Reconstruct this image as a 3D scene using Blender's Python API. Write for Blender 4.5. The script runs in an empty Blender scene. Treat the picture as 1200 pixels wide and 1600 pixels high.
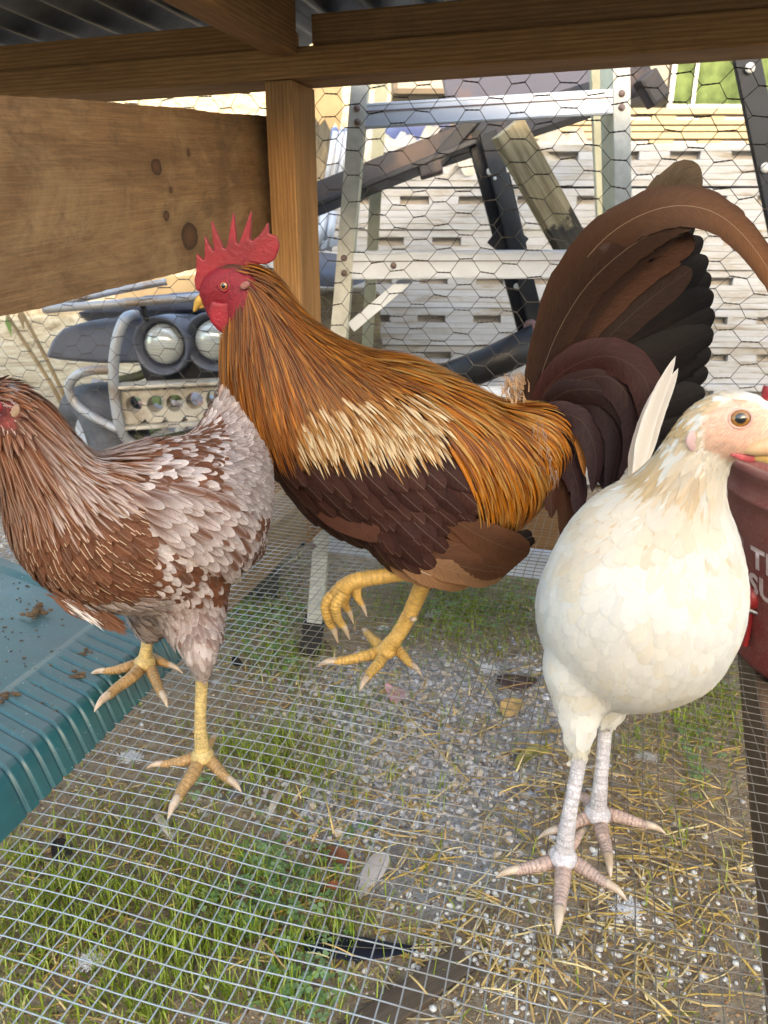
import bpy, bmesh, math, random
import numpy as np
from mathutils import Vector, Matrix
from mathutils.bvhtree import BVHTree

random.seed(11); rng = np.random.default_rng(11)
SC = bpy.context.scene
COL = SC.collection
R_ = math.radians

# ---------------------------------------------------------------- camera
PITCH = R_(20.56); CAMH = 0.443; FPX = 1200.0
cd = bpy.data.cameras.new('camera'); cam = bpy.data.objects.new('camera', cd); COL.objects.link(cam)
cam.location = (0, 0, CAMH); cam.rotation_euler = (math.pi/2 - PITCH, 0, 0)
cd.sensor_fit = 'VERTICAL'; cd.sensor_height = 24; cd.lens = 24*FPX/1600
cd.clip_start = 0.02; cd.clip_end = 500
cd.dof.use_dof = True; cd.dof.focus_distance = 0.72; cd.dof.aperture_fstop = 9.0
SC.camera = cam
# ---------------------------------------------------------------- world, sun, exposure
SUN_EL = R_(17); SUN_AZ = R_(8)          # sun stands behind the camera, a little to the right
w = bpy.data.worlds.new('World'); SC.world = w; w.use_nodes = True
nt = w.node_tree
sky = nt.nodes.new('ShaderNodeTexSky'); sky.sky_type = 'NISHITA'; sky.sun_disc = False
sky.sun_elevation = SUN_EL; sky.sun_rotation = math.pi - SUN_AZ
sky.air_density = 1.0; sky.dust_density = 2.5; sky.ozone_density = 0.6
bg = nt.nodes['Background']; nt.links.new(sky.outputs[0], bg.inputs[0]); bg.inputs[1].default_value = 0.15
sl = bpy.data.lights.new('sun', 'SUN'); so = bpy.data.objects.new('sun', sl); COL.objects.link(so)
sl.energy = 2.3; sl.angle = R_(0.55); sl.color = (1.0, 0.9, 0.76)
sdir = Vector((math.sin(SUN_AZ)*math.cos(SUN_EL), -math.cos(SUN_AZ)*math.cos(SUN_EL), math.sin(SUN_EL)))
so.rotation_euler = sdir.to_track_quat('Z', 'Y').to_euler(); so.location = (0, -2, 6)
vs = SC.view_settings
vs.view_transform = 'Standard'; vs.look = 'None'; vs.gamma = 1.0; vs.use_curve_mapping = False
vs.exposure = 2.72
vs.use_white_balance = True; vs.white_balance_temperature = 7200; vs.white_balance_tint = 8
SC.render.engine = 'CYCLES'
cy = SC.cycles
cy.use_denoising = True
try: cy.denoiser = 'OPENIMAGEDENOISE'
except Exception: pass
cy.max_bounces = 6; cy.diffuse_bounces = 4; cy.glossy_bounces = 3; cy.transmission_bounces = 4; cy.transparent_max_bounces = 8
cy.caustics_reflective = False; cy.caustics_refractive = False
cy.sample_clamp_indirect = 4.0

# ---------------------------------------------------------------- measuring helpers
CP, SP = math.cos(PITCH), math.sin(PITCH)
CAM = Vector((0, 0, CAMH))
def ray(px, py):
    u = (px-600)/FPX; v = (py-800)/FPX
    return Vector((u, CP - v*SP, -SP - v*CP))
def PT(px, py, R):
    d = ray(px, py); return CAM + d*(R/d.y)
def PZ(px, py, z):
    d = ray(px, py); return CAM + d*((z-CAMH)/d.z)
def PP(px, py, p0, n):
    d = ray(px, py); return CAM + d*((p0-CAM).dot(n)/d.dot(n))
def DEP(p):
    return p.y*CP - (p.z-CAMH)*SP
def PR(p):
    d = DEP(p); up = p.y*SP + (p.z-CAMH)*CP
    return (600 + FPX*p.x/d, 800 - FPX*up/d)
def mpp(p):            # metres in one photograph pixel at p
    return DEP(p)/FPX
YAW = R_(17)
ED = Vector((math.sin(YAW), math.cos(YAW), 0)); EW = Vector((math.cos(YAW), -math.sin(YAW), 0)); UP = Vector((0, 0, 1))

# ---------------------------------------------------------------- object helpers
def tag(o, label=None, cat=None, group=None, kind=None):
    if label: o['label'] = label
    if cat: o['category'] = cat
    if group: o['group'] = group
    if kind: o['kind'] = kind
    return o
def empty(name, loc=(0, 0, 0), label=None, cat=None, group=None):
    o = bpy.data.objects.new(name, None); COL.objects.link(o); o.location = loc; o.empty_display_size = 0.05
    return tag(o, label, cat, group)
def setparent(o, parent):
    if parent is not None:
        o.parent = parent
        base = Vector(parent.location); pp = parent.parent
        while pp: base += Vector(pp.location); pp = pp.parent
        o.matrix_parent_inverse = Matrix.Translation(-base) if parent.type == 'EMPTY' else wm(parent).inverted()
_wm = {}
def wm(o):
    return _wm.get(o.name, Matrix.Identity(4))
def link(name, me, mat=None, parent=None, M=None, smooth=False):
    o = bpy.data.objects.new(name, me); COL.objects.link(o)
    if mat is not None and len(me.materials) == 0: me.materials.append(mat)
    if M is not None: o.matrix_basis = M
    setparent(o, parent)
    _wm[o.name] = M.copy() if M is not None else Matrix.Identity(4)
    if smooth: me.shade_smooth()
    return o
def mesh(name, V, F, mat=None, parent=None, smooth=False, M=None):
    me = bpy.data.meshes.new(name); me.from_pydata([tuple(v) for v in V], [], F); me.update()
    return link(name, me, mat, parent, M, smooth)
def frame(c, x, z):
    x = Vector(x).normalized(); z = Vector(z); y = z.cross(x).normalized(); z = x.cross(y)
    M = Matrix((x, y, z)).transposed().to_4x4(); M.translation = Vector(c); return M
def box(name, c, x, z, size, mat, parent=None, bevel=0.002):
    """a board: local X along its length, size = (length, width, height)"""
    a, b, h = [s/2 for s in size]
    V = [(sx*a, sy*b, sz*h) for sx in (-1, 1) for sy in (-1, 1) for sz in (-1, 1)]
    F = [(0, 1, 3, 2), (4, 6, 7, 5), (0, 4, 5, 1), (2, 3, 7, 6), (0, 2, 6, 4), (1, 5, 7, 3)]
    bm = bmesh.new(); vv = [bm.verts.new(v) for v in V]
    for f in F: bm.faces.new([vv[i] for i in f])
    if bevel: bmesh.ops.bevel(bm, geom=bm.edges[:], offset=bevel, segments=2, profile=0.6, affect='EDGES')
    me = bpy.data.meshes.new(name); bm.to_mesh(me); bm.free()
    return link(name, me, mat, parent, frame(c, x, z))
def board(name, p, q, up, width, height, mat, parent=None, bevel=0.002):
    p = Vector(p); q = Vector(q)
    return box(name, (p+q)/2, q-p, up, ((q-p).length, width, height), mat, parent, bevel)
def catmull(P, n):
    P = [np.array(p, float) for p in P]; P = [2*P[0]-P[1]] + P + [2*P[-1]-P[-2]]
    out = []; m = len(P)-3
    for k in range(n):
        s = k/(n-1)*m; i = min(int(s), m-1); t = s-i
        a, b, c, d = P[i:i+4]
        out.append(0.5*((2*b) + (c-a)*t + (2*a-5*b+4*c-d)*t*t + (3*b-a-3*c+d)*t**3))
    return out
def tube_geo(path, rad, sides=8, V=None, F=None, UVv=None, caps=True, ref=None):
    if V is None: V, F = [], []
    path = [Vector(p) for p in path]; n = len(path)
    T = [(path[min(i+1, n-1)]-path[max(i-1, 0)]).normalized() for i in range(n)]
    r = Vector(ref) if ref is not None else (Vector((0, 0, 1)) if abs(T[0].z) < 0.9 else Vector((1, 0, 0)))
    nrm = (r - T[0]*r.dot(T[0])).normalized()
    b0 = len(V)
    for i in range(n):
        nrm = (nrm - T[i]*nrm.dot(T[i])).normalized(); bi = T[i].cross(nrm)
        rr = rad[i] if hasattr(rad, '__len__') else rad
        for k in range(sides):
            a = 2*math.pi*k/sides
            V.append(path[i] + (nrm*math.cos(a) + bi*math.sin(a))*rr)
    for i in range(n-1):
        for k in range(sides):
            a = b0+i*sides+k; b = b0+i*sides+(k+1) % sides
            F.append((a, b, b+sides, a+sides))
    if caps:
        F.append(tuple(b0+k for k in range(sides))[::-1]); F.append(tuple(b0+(n-1)*sides+k for k in range(sides)))
    return V, F
def tube(name, path, rad, mat, parent=None, sides=10, n=None, smooth=True):
    if n: path = catmull([tuple(p) for p in path], n)
    if n and hasattr(rad, '__len__'):
        rad = [float(np.interp(k/(n-1), np.linspace(0, 1, len(rad)), rad)) for k in range(n)]
    V, F = tube_geo(path, rad, sides)
    return mesh(name, V, F, mat, parent, smooth)
def lathe(name, prof, c, mat, parent=None, sides=40, axis=(0, 0, 1), xref=(1, 0, 0), smooth=True):
    z = Vector(axis).normalized(); x = Vector(xref); x = (x - z*x.dot(z)).normalized(); y = z.cross(x); c = Vector(c)
    V = []; F = []
    for r, h in prof:
        for k in range(sides):
            a = 2*math.pi*k/sides; V.append(c + (x*math.cos(a)+y*math.sin(a))*r + z*h)
    for i in range(len(prof)-1):
        for k in range(sides):
            a = i*sides+k; b = i*sides+(k+1) % sides; F.append((a, b, b+sides, a+sides))
    return mesh(name, V, F, mat, parent, smooth)
def extrude_poly(name, P3, nrm, thick, mat, parent=None, remesh=0, smooth_it=0, bevel=0, origin=None):
    """a traced outline given a real thickness along nrm"""
    nrm = Vector(nrm).normalized(); bm = bmesh.new()
    a = [bm.verts.new(Vector(p) - nrm*thick/2) for p in P3]
    f = bm.faces.new(a)
    ex = bmesh.ops.extrude_face_region(bm, geom=[f])
    bmesh.ops.translate(bm, vec=nrm*thick, verts=[e for e in ex['geom'] if isinstance(e, bmesh.types.BMVert)])
    bmesh.ops.recalc_face_normals(bm, faces=bm.faces[:])
    if bevel: bmesh.ops.bevel(bm, geom=bm.edges[:], offset=bevel, segments=2, affect='EDGES', clamp_overlap=True)
    bmesh.ops.triangulate(bm, faces=[f for f in bm.faces if len(f.verts) > 4])
    me = bpy.data.meshes.new(name); bm.to_mesh(me); bm.free()
    o = link(name, me, mat, parent)
    if remesh: bake(o, remesh, smooth_it)
    return o
def bake(o, voxel, it, factor=0.5):
    m = o.modifiers.new('r', 'REMESH'); m.mode = 'VOXEL'; m.voxel_size = voxel
    if it:
        s = o.modifiers.new('s', 'SMOOTH'); s.factor = factor; s.iterations = it
    dg = bpy.context.evaluated_depsgraph_get(); dg.update()
    me = bpy.data.meshes.new_from_object(o.evaluated_get(dg))
    mats = list(o.data.materials); o.modifiers.clear(); old = o.data; o.data = me
    if not me.materials:
        for m_ in mats: me.materials.append(m_)
    me.shade_smooth(); bpy.data.meshes.remove(old)
    return o

# ---------------------------------------------------------------- materials
class NB:
    def __init__(s, name):
        s.m = bpy.data.materials.new(name); s.m.use_nodes = True; s.t = s.m.node_tree; s.b = s.t.nodes['Principled BSDF']
    def n(s, ty, **kw):
        x = s.t.nodes.new(ty)
        for k, v in kw.items():
            if k.startswith('i_'):
                key = k[2:]; x.inputs[int(key) if key.isdigit() else key].default_value = v
            else: setattr(x, k, v)
        return x
    def l(s, a, b): s.t.links.new(a, b)
    def coord(s, out='Object', scale=(1, 1, 1), loc=(0, 0, 0), rot=(0, 0, 0), rnd=False):
        c = s.n('ShaderNodeTexCoord'); m = s.n('ShaderNodeMapping')
        m.inputs['Scale'].default_value = scale; m.inputs['Location'].default_value = loc; m.inputs['Rotation'].default_value = rot
        s.l(c.outputs[out], m.inputs[0])
        if rnd:
            oi = s.n('ShaderNodeObjectInfo'); a = s.n('ShaderNodeVectorMath', operation='ADD'); mu = s.n('ShaderNodeMath', operation='MULTIPLY'); mu.inputs[1].default_value = 37.0
            s.l(oi.outputs['Random'], mu.inputs[0]); s.l(m.outputs[0], a.inputs[0]); s.l(mu.outputs[0], a.inputs[1]); return a.outputs[0]
        return m.outputs[0]
    def noise(s, vec, scale, detail=4, rough=0.55, dist=0.0):
        x = s.n('ShaderNodeTexNoise'); x.inputs['Scale'].default_value = scale; x.inputs['Detail'].default_value = detail
        x.inputs['Roughness'].default_value = rough; x.inputs['Distortion'].default_value = dist
        if vec is not None: s.l(vec, x.inputs['Vector'])
        return x.outputs['Fac']
    def ramp(s, fac, stops, interp='LINEAR'):
        x = s.n('ShaderNodeValToRGB'); x.color_ramp.interpolation = interp; e = x.color_ramp.elements
        while len(e) < len(stops): e.new(0.5)
        for k, (p, c) in enumerate(stops):
            e[k].position = p; e[k].color = (c[0], c[1], c[2], 1) if hasattr(c, '__len__') else (c, c, c, 1)
        s.l(fac, x.inputs[0]); return x.outputs[0]
    def mix(s, fac, a, b, mode='MIX'):
        x = s.n('ShaderNodeMix', data_type='RGBA', blend_type=mode)
        for sock, v in ((x.inputs[0], fac), (x.inputs[6], a), (x.inputs[7], b)):
            if hasattr(v, 'is_linked'): s.l(v, sock)
            else: sock.default_value = v if not hasattr(v, '__len__') else (v[0], v[1], v[2], 1)
        return x.outputs[2]
    def math(s, op, a, b=None, clamp=False):
        x = s.n('ShaderNodeMath', operation=op, use_clamp=clamp)
        for sock, v in ((x.inputs[0], a), (x.inputs[1], b)):
            if v is None: continue
            if hasattr(v, 'is_linked'): s.l(v, sock)
            else: sock.default_value = v
        return x.outputs[0]
    def bump(s, h, strength=0.3, dist=0.01, nrm=None):
        x = s.n('ShaderNodeBump'); x.inputs['Strength'].default_value = strength; x.inputs['Distance'].default_value = dist
        s.l(h, x.inputs['Height'])
        if nrm is not None: s.l(nrm, x.inputs['Normal'])
        s.l(x.outputs[0], s.b.inputs['Normal']); return x.outputs[0]
    def set(s, color=None, rough=None, metal=None, spec=None, **kw):
        for key, v in (('Base Color', color), ('Roughness', rough), ('Metallic', metal), ('Specular IOR Level', spec)):
            if v is None: continue
            if hasattr(v, 'is_linked'): s.l(v, s.b.inputs[key])
            else: s.b.inputs[key].default_value = v if not hasattr(v, '__len__') else (v[0], v[1], v[2], 1)
        for k, v in kw.items(): s.b.inputs[k.replace('_', ' ')].default_value = v
        return s.m
def plain(name, c, c2=None, rough=0.6, metal=0.0, scale=12, bump=0.15, bdist=0.002, spec=0.5, lo=0.35, hi=0.68, coord='Object'):
    b = NB(name); v = b.coord(coord, rnd=(coord == 'Object'))
    f = b.noise(v, scale, 6, 0.62); c2 = c2 or tuple(x*0.7 for x in c)
    col = b.ramp(f, [(lo, c2), (hi, c)])
    if bump: b.bump(b.noise(v, scale*6, 4), bump, bdist)
    rr = b.math('MULTIPLY_ADD', f, 0.25); rr.node.inputs[2].default_value = rough-0.12
    return b.set(col, rr, metal, spec)
def wood(name, light, dark, dirt=(0.09, 0.06, 0.035), grain=9.0, rough=0.75, dirty=0.35, knots=()):
    b = NB(name); v = b.coord('Object', rnd=not knots)
    vs_ = b.coord('Object', scale=(0.9, 9.0, 9.0), rnd=not knots)
    big = b.noise(vs_, 3.2, 3, 0.5, 0.6)
    wv = b.n('ShaderNodeTexWave', wave_type='BANDS', bands_direction='Z'); wv.inputs['Scale'].default_value = grain
    wv.inputs['Distortion'].default_value = 5.0; wv.inputs['Detail'].default_value = 2.5; wv.inputs['Detail Scale'].default_value = 1.2
    sc = b.coord('Object', scale=(0.35, 3.0, 6.0), rnd=not knots); b.l(sc, wv.inputs['Vector'])
    fine = b.noise(b.coord('Object', scale=(6, 160, 160), rnd=not knots), 3.0, 3, 0.6)
    f = b.math('MULTIPLY_ADD', wv.outputs['Fac'], 0.30 if not knots else 0.10); b.l(b.math('MULTIPLY', big, 0.70 if not knots else 0.85), f.node.inputs[2])
    col = b.ramp(f, [(0.22, dark), (0.75, light)])
    col = b.mix(b.math('MULTIPLY', b.ramp(fine, [(0.42, 1.0), (0.62, 0.0)]), 0.35), col, tuple(x*0.45 for x in dark))
    st = b.noise(v, 7.0 if not knots else 11.0, 9, 0.78, 0.4)
    col = b.mix(b.math('MULTIPLY', b.ramp(st, [(0.50, 0.0), (0.72, 1.0)]), dirty), col, dirt)
    if knots:
        col = b.mix(b.math('MULTIPLY', b.ramp(b.noise(b.coord('Object', scale=(1, 1, 2.2)), 4.2, 8, 0.75, 0.8), [(0.46, 0.0), (0.66, 1.0)]), 0.55), col, (0.30, 0.195, 0.10))
        col = b.mix(b.math('MULTIPLY', b.ramp(b.noise(b.coord('Object', scale=(1, 1, 1.6), loc=(3, 1, 7)), 9, 8, 0.8, 0.5), [(0.54, 0.0), (0.66, 1.0)]), 0.6), col, (0.07, 0.042, 0.024))
    hgt = b.math('ADD', b.math('MULTIPLY', fine, 0.6), b.math('MULTIPLY', st, 0.5))
    for kx, kz, kr, el in knots:
        vm = b.n('ShaderNodeMapping', vector_type='TEXTURE'); vm.inputs['Location'].default_value = (kx, 0, kz); vm.inputs['Scale'].default_value = (kr*el, 1, kr)
        tc = b.n('ShaderNodeTexCoord'); b.l(tc.outputs['Object'], vm.inputs[0])
        sx = b.n('ShaderNodeSeparateXYZ'); b.l(vm.outputs[0], sx.inputs[0])
        d2 = b.math('SQRT', b.math('ADD', b.math('POWER', sx.outputs[0], 2.0), b.math('POWER', sx.outputs[2], 2.0)))
        d3 = b.math('ADD', d2, b.math('MULTIPLY', b.math('SUBTRACT', b.noise(v, 60, 3), 0.5), 0.5))
        ring = b.ramp(d3, [(0.0, (0.10, 0.045, 0.02)), (0.55, (0.07, 0.030, 0.014)), (0.85, (0.025, 0.012, 0.007)), (1.0, (0.03, 0.016, 0.01))])
        col = b.mix(b.ramp(d3, [(0.95, 1.0), (1.12, 0.0)]), col, ring)
        halo = b.ramp(d3, [(1.0, 0.55), (2.2, 0.0)]) if False else b.math('MULTIPLY', b.ramp(b.math('MULTIPLY', d3, 0.4), [(0.42, 1.0), (0.95, 0.0)]), 0.35)
        col = b.mix(halo, col, tuple(x*0.5 for x in dark))
    b.bump(hgt, 0.45, 0.0025)
    return b.set(col, rough, 0.0, 0.25)

M_wood = wood('pine_wood', (0.40, 0.215, 0.083), (0.22, 0.11, 0.04))
M_wood_d = wood('pine_wood_aged', (0.36, 0.20, 0.086), (0.20, 0.105, 0.043), dirty=0.5)
M_joist = wood('joist_wood', (0.50, 0.36, 0.20), (0.32, 0.21, 0.11), dirt=(0.17, 0.135, 0.11), dirty=0.8, grain=14)
M_greywood = wood('weathered_wood', (0.33, 0.27, 0.18), (0.20, 0.15, 0.09), dirt=(0.03, 0.03, 0.032), dirty=0.85)
M_ply = plain('plywood', (0.55, 0.40, 0.22), (0.40, 0.27, 0.13), 0.8, scale=6)
M_galv = plain('galvanised_wire', (0.50, 0.53, 0.56), (0.20, 0.19, 0.175), 0.45, 0.75, 60, 0.1, 0.0004)
def _mesh_wire():
    b = NB('welded_mesh_wire'); g = b.n('ShaderNodeNewGeometry'); s_ = b.n('ShaderNodeSeparateXYZ'); b.l(g.outputs['Position'], s_.inputs[0])
    f = b.noise(g.outputs['Position'], 9.0, 5, 0.6); k = b.math('ADD', b.math('MULTIPLY', s_.outputs[0], 1.5), b.math('MULTIPLY', b.math('SUBTRACT', f, 0.5), 1.3))
    k2 = b.math('ADD', k, b.math('MULTIPLY', s_.outputs[1], 0.35))
    col = b.ramp(k2, [(0.02, (0.50, 0.54, 0.56)), (0.20, (0.30, 0.29, 0.27)), (0.40, (0.17, 0.145, 0.115))])
    me = b.ramp(k2, [(0.02, 0.7), (0.30, 0.15)])
    b.bump(b.noise(g.outputs['Position'], 700, 2), 0.3, 0.0004)
    b.set(col, 0.42); b.l(me, b.b.inputs['Metallic']); return b.m
M_mesh = _mesh_wire()
M_hex = plain('netting_wire', (0.16, 0.15, 0.14), (0.07, 0.06, 0.055), 0.55, 0.6, 50, 0, 0.0003)
M_black = plain('black_steel', (0.028, 0.030, 0.038), (0.014, 0.013, 0.014), 0.45, 0.3, 7, 0.2, 0.002)
M_rustblk = plain('rusty_black_steel', (0.032, 0.03, 0.035), (0.085, 0.055, 0.045), 0.55, 0.2, 8, 0.3, 0.002, lo=0.36, hi=0.5)
M_alu = plain('aluminium', (0.62, 0.68, 0.78), (0.48, 0.53, 0.62), 0.42, 0.2, 10, 0.12, 0.001)
M_fibre = plain('fibreglass_rail', (0.54, 0.54, 0.40), (0.40, 0.39, 0.28), 0.6, 0, 16, 0.3, 0.001)
M_fibre_e = plain('worn_rail_edge', (0.70, 0.69, 0.62), (0.50, 0.49, 0.43), 0.7, 0, 30, 0.4, 0.001)
M_rivet = plain('rusty_rivet', (0.30, 0.22, 0.20), (0.16, 0.10, 0.085), 0.6, 0.4, 40, 0.2, 0.0005)
M_rubber = plain('black_rubber', (0.035, 0.036, 0.038), (0.02, 0.02, 0.02), 0.75, 0, 18, 0.3, 0.002)
# ================================================================= SETTING
GZ = -0.42
def gh(x, y):
    n = 0.010*math.sin(7.1*x+1.3)*math.sin(6.3*y+0.4) + 0.006*math.sin(17*x+2*y) * math.sin(15*y-3*x+1)
    n += 0.03*math.sin(0.9*x+0.5)*math.sin(1.1*y)*min(1, max(0, (math.hypot(x, y)-2.5)/3))
    h = max(0.0, y-5.2); hill = 0.36*h*h/(h+1.5)
    hill = min(hill, 9.0)
    return GZ + n + hill
def build_ground():
    t = np.linspace(-1, 1, 241); xs = np.sinh(t*4.4)/np.sinh(4.4)*70; ys = np.sinh(t*4.4)/np.sinh(4.4)*80 + 0.9
    V = [(x, y, gh(x, y)) for y in ys for x in xs]; n = len(xs)
    F = [(j*n+i, j*n+i+1, (j+1)*n+i+1, (j+1)*n+i) for j in range(n-1) for i in range(n-1)]
    b = NB('soil_and_gravel'); g = b.n('ShaderNodeNewGeometry'); P = g.outputs['Position']
    n1 = b.noise(P, 3.0, 6, 0.6); n2 = b.noise(P, 45, 6, 0.7); n3 = b.noise(P, 190, 4, 0.7)
    soil = b.ramp(n2, [(0.30, (0.25, 0.185, 0.125)), (0.52, (0.39, 0.305, 0.215)), (0.72, (0.53, 0.43, 0.315))])
    grav = b.ramp(n2, [(0.30, (0.26, 0.255, 0.25)), (0.62, (0.43, 0.425, 0.42))])
    def blob(px, py, r):
        c = PZ(px, py, GZ); d = b.n('ShaderNodeVectorMath', operation='DISTANCE'); b.l(P, d.inputs[0]); d.inputs[1].default_value = tuple(c)
        q = b.math('ADD', b.math('DIVIDE', d.outputs['Value'], r), b.math('MULTIPLY', b.math('SUBTRACT', n1, 0.5), 1.2))
        return b.ramp(q, [(0.75, 1.0), (1.1, 0.0)])
    gm = b.math('MAXIMUM', blob(680, 1110, 0.26), blob(640, 1260, 0.2))
    col = b.mix(gm, soil, grav)
    grit = b.ramp(n3, [(0.60, 0.0), (0.72, 1.0)]); col = b.mix(b.math('MULTIPLY', grit, 0.45), col, (0.36, 0.29, 0.21))
    # farther out: dry leaf litter and pale drive
    sx = b.n('ShaderNodeSeparateXYZ'); b.l(P, sx.inputs[0])
    far = b.ramp(b.math('ADD', b.math('MULTIPLY', sx.outputs[1], 0.1), b.math('MULTIPLY', n1, 0.12)), [(0.36, 0.0), (0.50, 1.0)])
    lit = b.ramp(b.noise(P, 5.0, 8, 0.72, 0.6), [(0.34, (0.16, 0.115, 0.06)), (0.5, (0.40, 0.32, 0.20)), (0.64, (0.52, 0.46, 0.34))])
    col = b.mix(far, col, lit)
    b.bump(b.math('ADD', n2, b.math('MULTIPLY', n3, 0.4)), 0.9, 0.02)
    b.set(col, 0.92, 0, 0.2)
    o = mesh('ground', V, F, b.m, None, True); tag(o, 'bare soil ground with grey gravel patches running up a pale slope', None, None, 'structure')
build_ground()

# unseen building added behind the camera to shade the yard
def build_shade_house():
    M_wall = plain('house_siding', (0.55, 0.52, 0.47), (0.47, 0.44, 0.39), 0.8, scale=3)
    M_roofing = plain('roof_shingle', (0.10, 0.09, 0.085), (0.06, 0.055, 0.05), 0.9, scale=10)
    h = empty('shade_house', (0, -12, GZ), 'long pale building added out of view to shade the yard', 'shade_house')
    top = 0.70 + (9.2+2.7)*math.tan(SUN_EL)/math.cos(SUN_AZ)
    box('wall', (0, -12, (GZ+top-0.25)/2), (1, 0, 0), UP, (34, 5, top-0.25-GZ), M_wall, h, 0)
    V = [(-17.5, -15, top-0.2), (17.5, -15, top-0.2), (17.5, -9.2, top-0.2), (-17.5, -9.2, top-0.2), (-17.5, -12.1, top+0.9), (17.5, -12.1, top+0.9)]
    V += [(x, y, z+0.2) for x, y, z in V]
    F = [(0, 1, 5, 4), (3, 4, 5, 2), (6, 10, 11, 7), (9, 8, 11, 10), (0, 6, 7, 1), (2, 8, 9, 3), (0, 4, 10, 6), (4, 3, 9, 10), (1, 7, 11, 5), (5, 11, 8, 2)]
    mesh('roof', V, F, M_roofing, h)
build_shade_house()

# ================================================================= CHICKEN COOP
coop = empty('chicken_coop', (0, 0.9, GZ), 'timber framed wire coop raised off the ground that holds the three birds', 'coop')
POST = PZ(462, 772, 0); POST.z = 0                        # foot of the back post (front face middle)
def CO(a, b, z=0.0):                                       # coop coordinates: a along the back wall, b in depth from the post's front face
    return Vector((POST.x, POST.y, 0)) + EW*a + ED*b + UP*z
BZ = 0.640                                                 # underside of the top rail at the post
SL = 0.012                                                 # the rail climbs a little to the right
M_oldjoist = wood('old_joist_wood', (0.24, 0.16, 0.10), (0.11, 0.07, 0.045), dirt=(0.06, 0.045, 0.035), dirty=0.9, grain=14)
def build_coop():
    # post 38 x 89
    board('post', CO(0, 0.0445, -0.09), CO(0, 0.0445, BZ-0.001), EW, 0.089, 0.044, M_wood, coop)
    # top rail: two boards laid flat one on the other
    board('top_rail', CO(-1.3, 0.045, BZ+0.020-1.3*SL), CO(1.5, 0.045, BZ+0.020+1.5*SL), UP, 0.094, 0.040, M_wood, coop, 0.003)
    board('top_rail', CO(0.052, 0.050, BZ+0.0605+0.05*SL), CO(1.5, 0.050, BZ+0.0605+1.5*SL), UP, 0.089, 0.039, M_wood_d, coop, 0.003)
    board('top_rail', CO(-1.3, 0.054, BZ+0.059-1.3*SL), CO(-0.005, 0.054, BZ+0.0595), UP, 0.089, 0.037, M_wood, coop, 0.003)
    # rafter running towards the camera
    board('rafter', CO(0.012, -0.004, BZ+0.076), CO(-0.02, -1.30, BZ+0.115), UP, 0.044, 0.092, M_wood_d, coop, 0.003)
    # partition board high on the left of the post
    a0 = Vector((POST.x, POST.y, 0)) - EW*0.05 + ED*0.03; nrm = EW
    tl, tr = PP(-60, 143, a0, nrm), PP(428, 183, a0, nrm); bl, br = PP(-60, 505, a0, nrm), PP(428, 389, a0, nrm)
    c = (tl+tr+bl+br)/4; x = ((tr+br)-(tl+bl)).normalized(); hgt = (((tl-bl).length + (tr-br).length)/2)
    L = ((tr+br)/2-(tl+bl)/2).length
    z = ((tl+tr)-(bl+br)); z = (z - x*z.dot(x)).normalized()
    KN = []
    for px, py, rp, el in ((286, 369, 22, 0.95), (233, 261, 13.5, 0.95), (249, 337, 8, 0.9), (284, 239, 6, 0.8), (256, 297, 5, 1.0)):
        q = PP(px, py, a0, nrm) - c; KN.append((q.dot(x), q.dot(z), rp*mpp(PP(px, py, a0, nrm))*0.95, el*1.25))
    M_plank = wood('knotty_plank', (0.25, 0.143, 0.066), (0.135, 0.073, 0.033), dirt=(0.085, 0.047, 0.023), grain=3, dirty=0.9, knots=KN)
    # a rough sawn face: gently uneven, edges not quite straight
    nx, nz = 60, 16; V = []; F = []; tt = 0.020
    yv = z.cross(x)
    for side in (0, 1):
        for j in range(nz+1):
            for i in range(nx+1):
                u = (i/nx-0.5); v_ = (j/nz-0.5)
                th = hgt
                # true outline from its four corners
                P = (tl*(0.5-u)+tr*(0.5+u))*(0.5+v_) + (bl*(0.5-u)+br*(0.5+u))*(0.5-v_)
                q = P-c; lx, lz = q.dot(x), q.dot(z)
                lz += (0.0006*math.sin(lx*31)+0.0008*math.sin(lx*13+2)+0.0004*math.sin(lx*190))*(1 if abs(v_) > 0.49 else 0.3)
                ly = (-1 if side == 0 else 1)*tt/2 + 0.0010*math.sin(lx*47+lz*21)*math.cos(lz*63)
                V.append((lx, ly, lz))
    n1 = (nx+1)*(nz+1)
    for j in range(nz):
        for i in range(nx):
            a = j*(nx+1)+i; F.append((a, a+1, a+nx+2, a+nx+1)); F.append((n1+a, n1+a+nx+1, n1+a+nx+2, n1+a+1))
    for i in range(nx):
        F.append((i, n1+i, n1+i+1, i+1)); t_ = nz*(nx+1)+i; F.append((t_, t_+1, n1+t_+1, n1+t_))
    for j in range(nz):
        a = j*(nx+1); F.append((a, a+nx+1, n1+a+nx+1, n1+a)); e = a+nx; F.append((e, n1+e, n1+e+nx+1, e+nx+1))
    mesh('wall_board', V, F, M_plank, coop, False, frame(c, x, z))
    # floor joists and rims under the welded mesh
    def joist(a, b0, b1, wd=0.05, hg=0.075, nm='floor_joist', m=M_joist):
        board(nm, CO(a, b0, -0.006-hg/2), CO(a, b1, -0.006-hg/2), UP, wd, hg, m, coop, 0.003)
    joist(-0.012, 0.058, -1.25, 0.062)
    joist(-0.62, 0.058, -1.25)
    board('floor_rim', CO(-1.3, 0.089, -0.044), CO(1.5, 0.089, -0.044), UP, 0.04, 0.075, M_wood, coop, 0.003)
    e = PZ(1164, 1080, -0.006); f = PZ(1194, 1416, -0.006)
    dv = (f-e).normalized(); sd = Vector((-dv.y, dv.x, 0)); sd = sd if sd.x > 0 else -sd
    e2 = e - dv*0.75 + sd*0.042; f2 = f + dv*0.4 + sd*0.042
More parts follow.
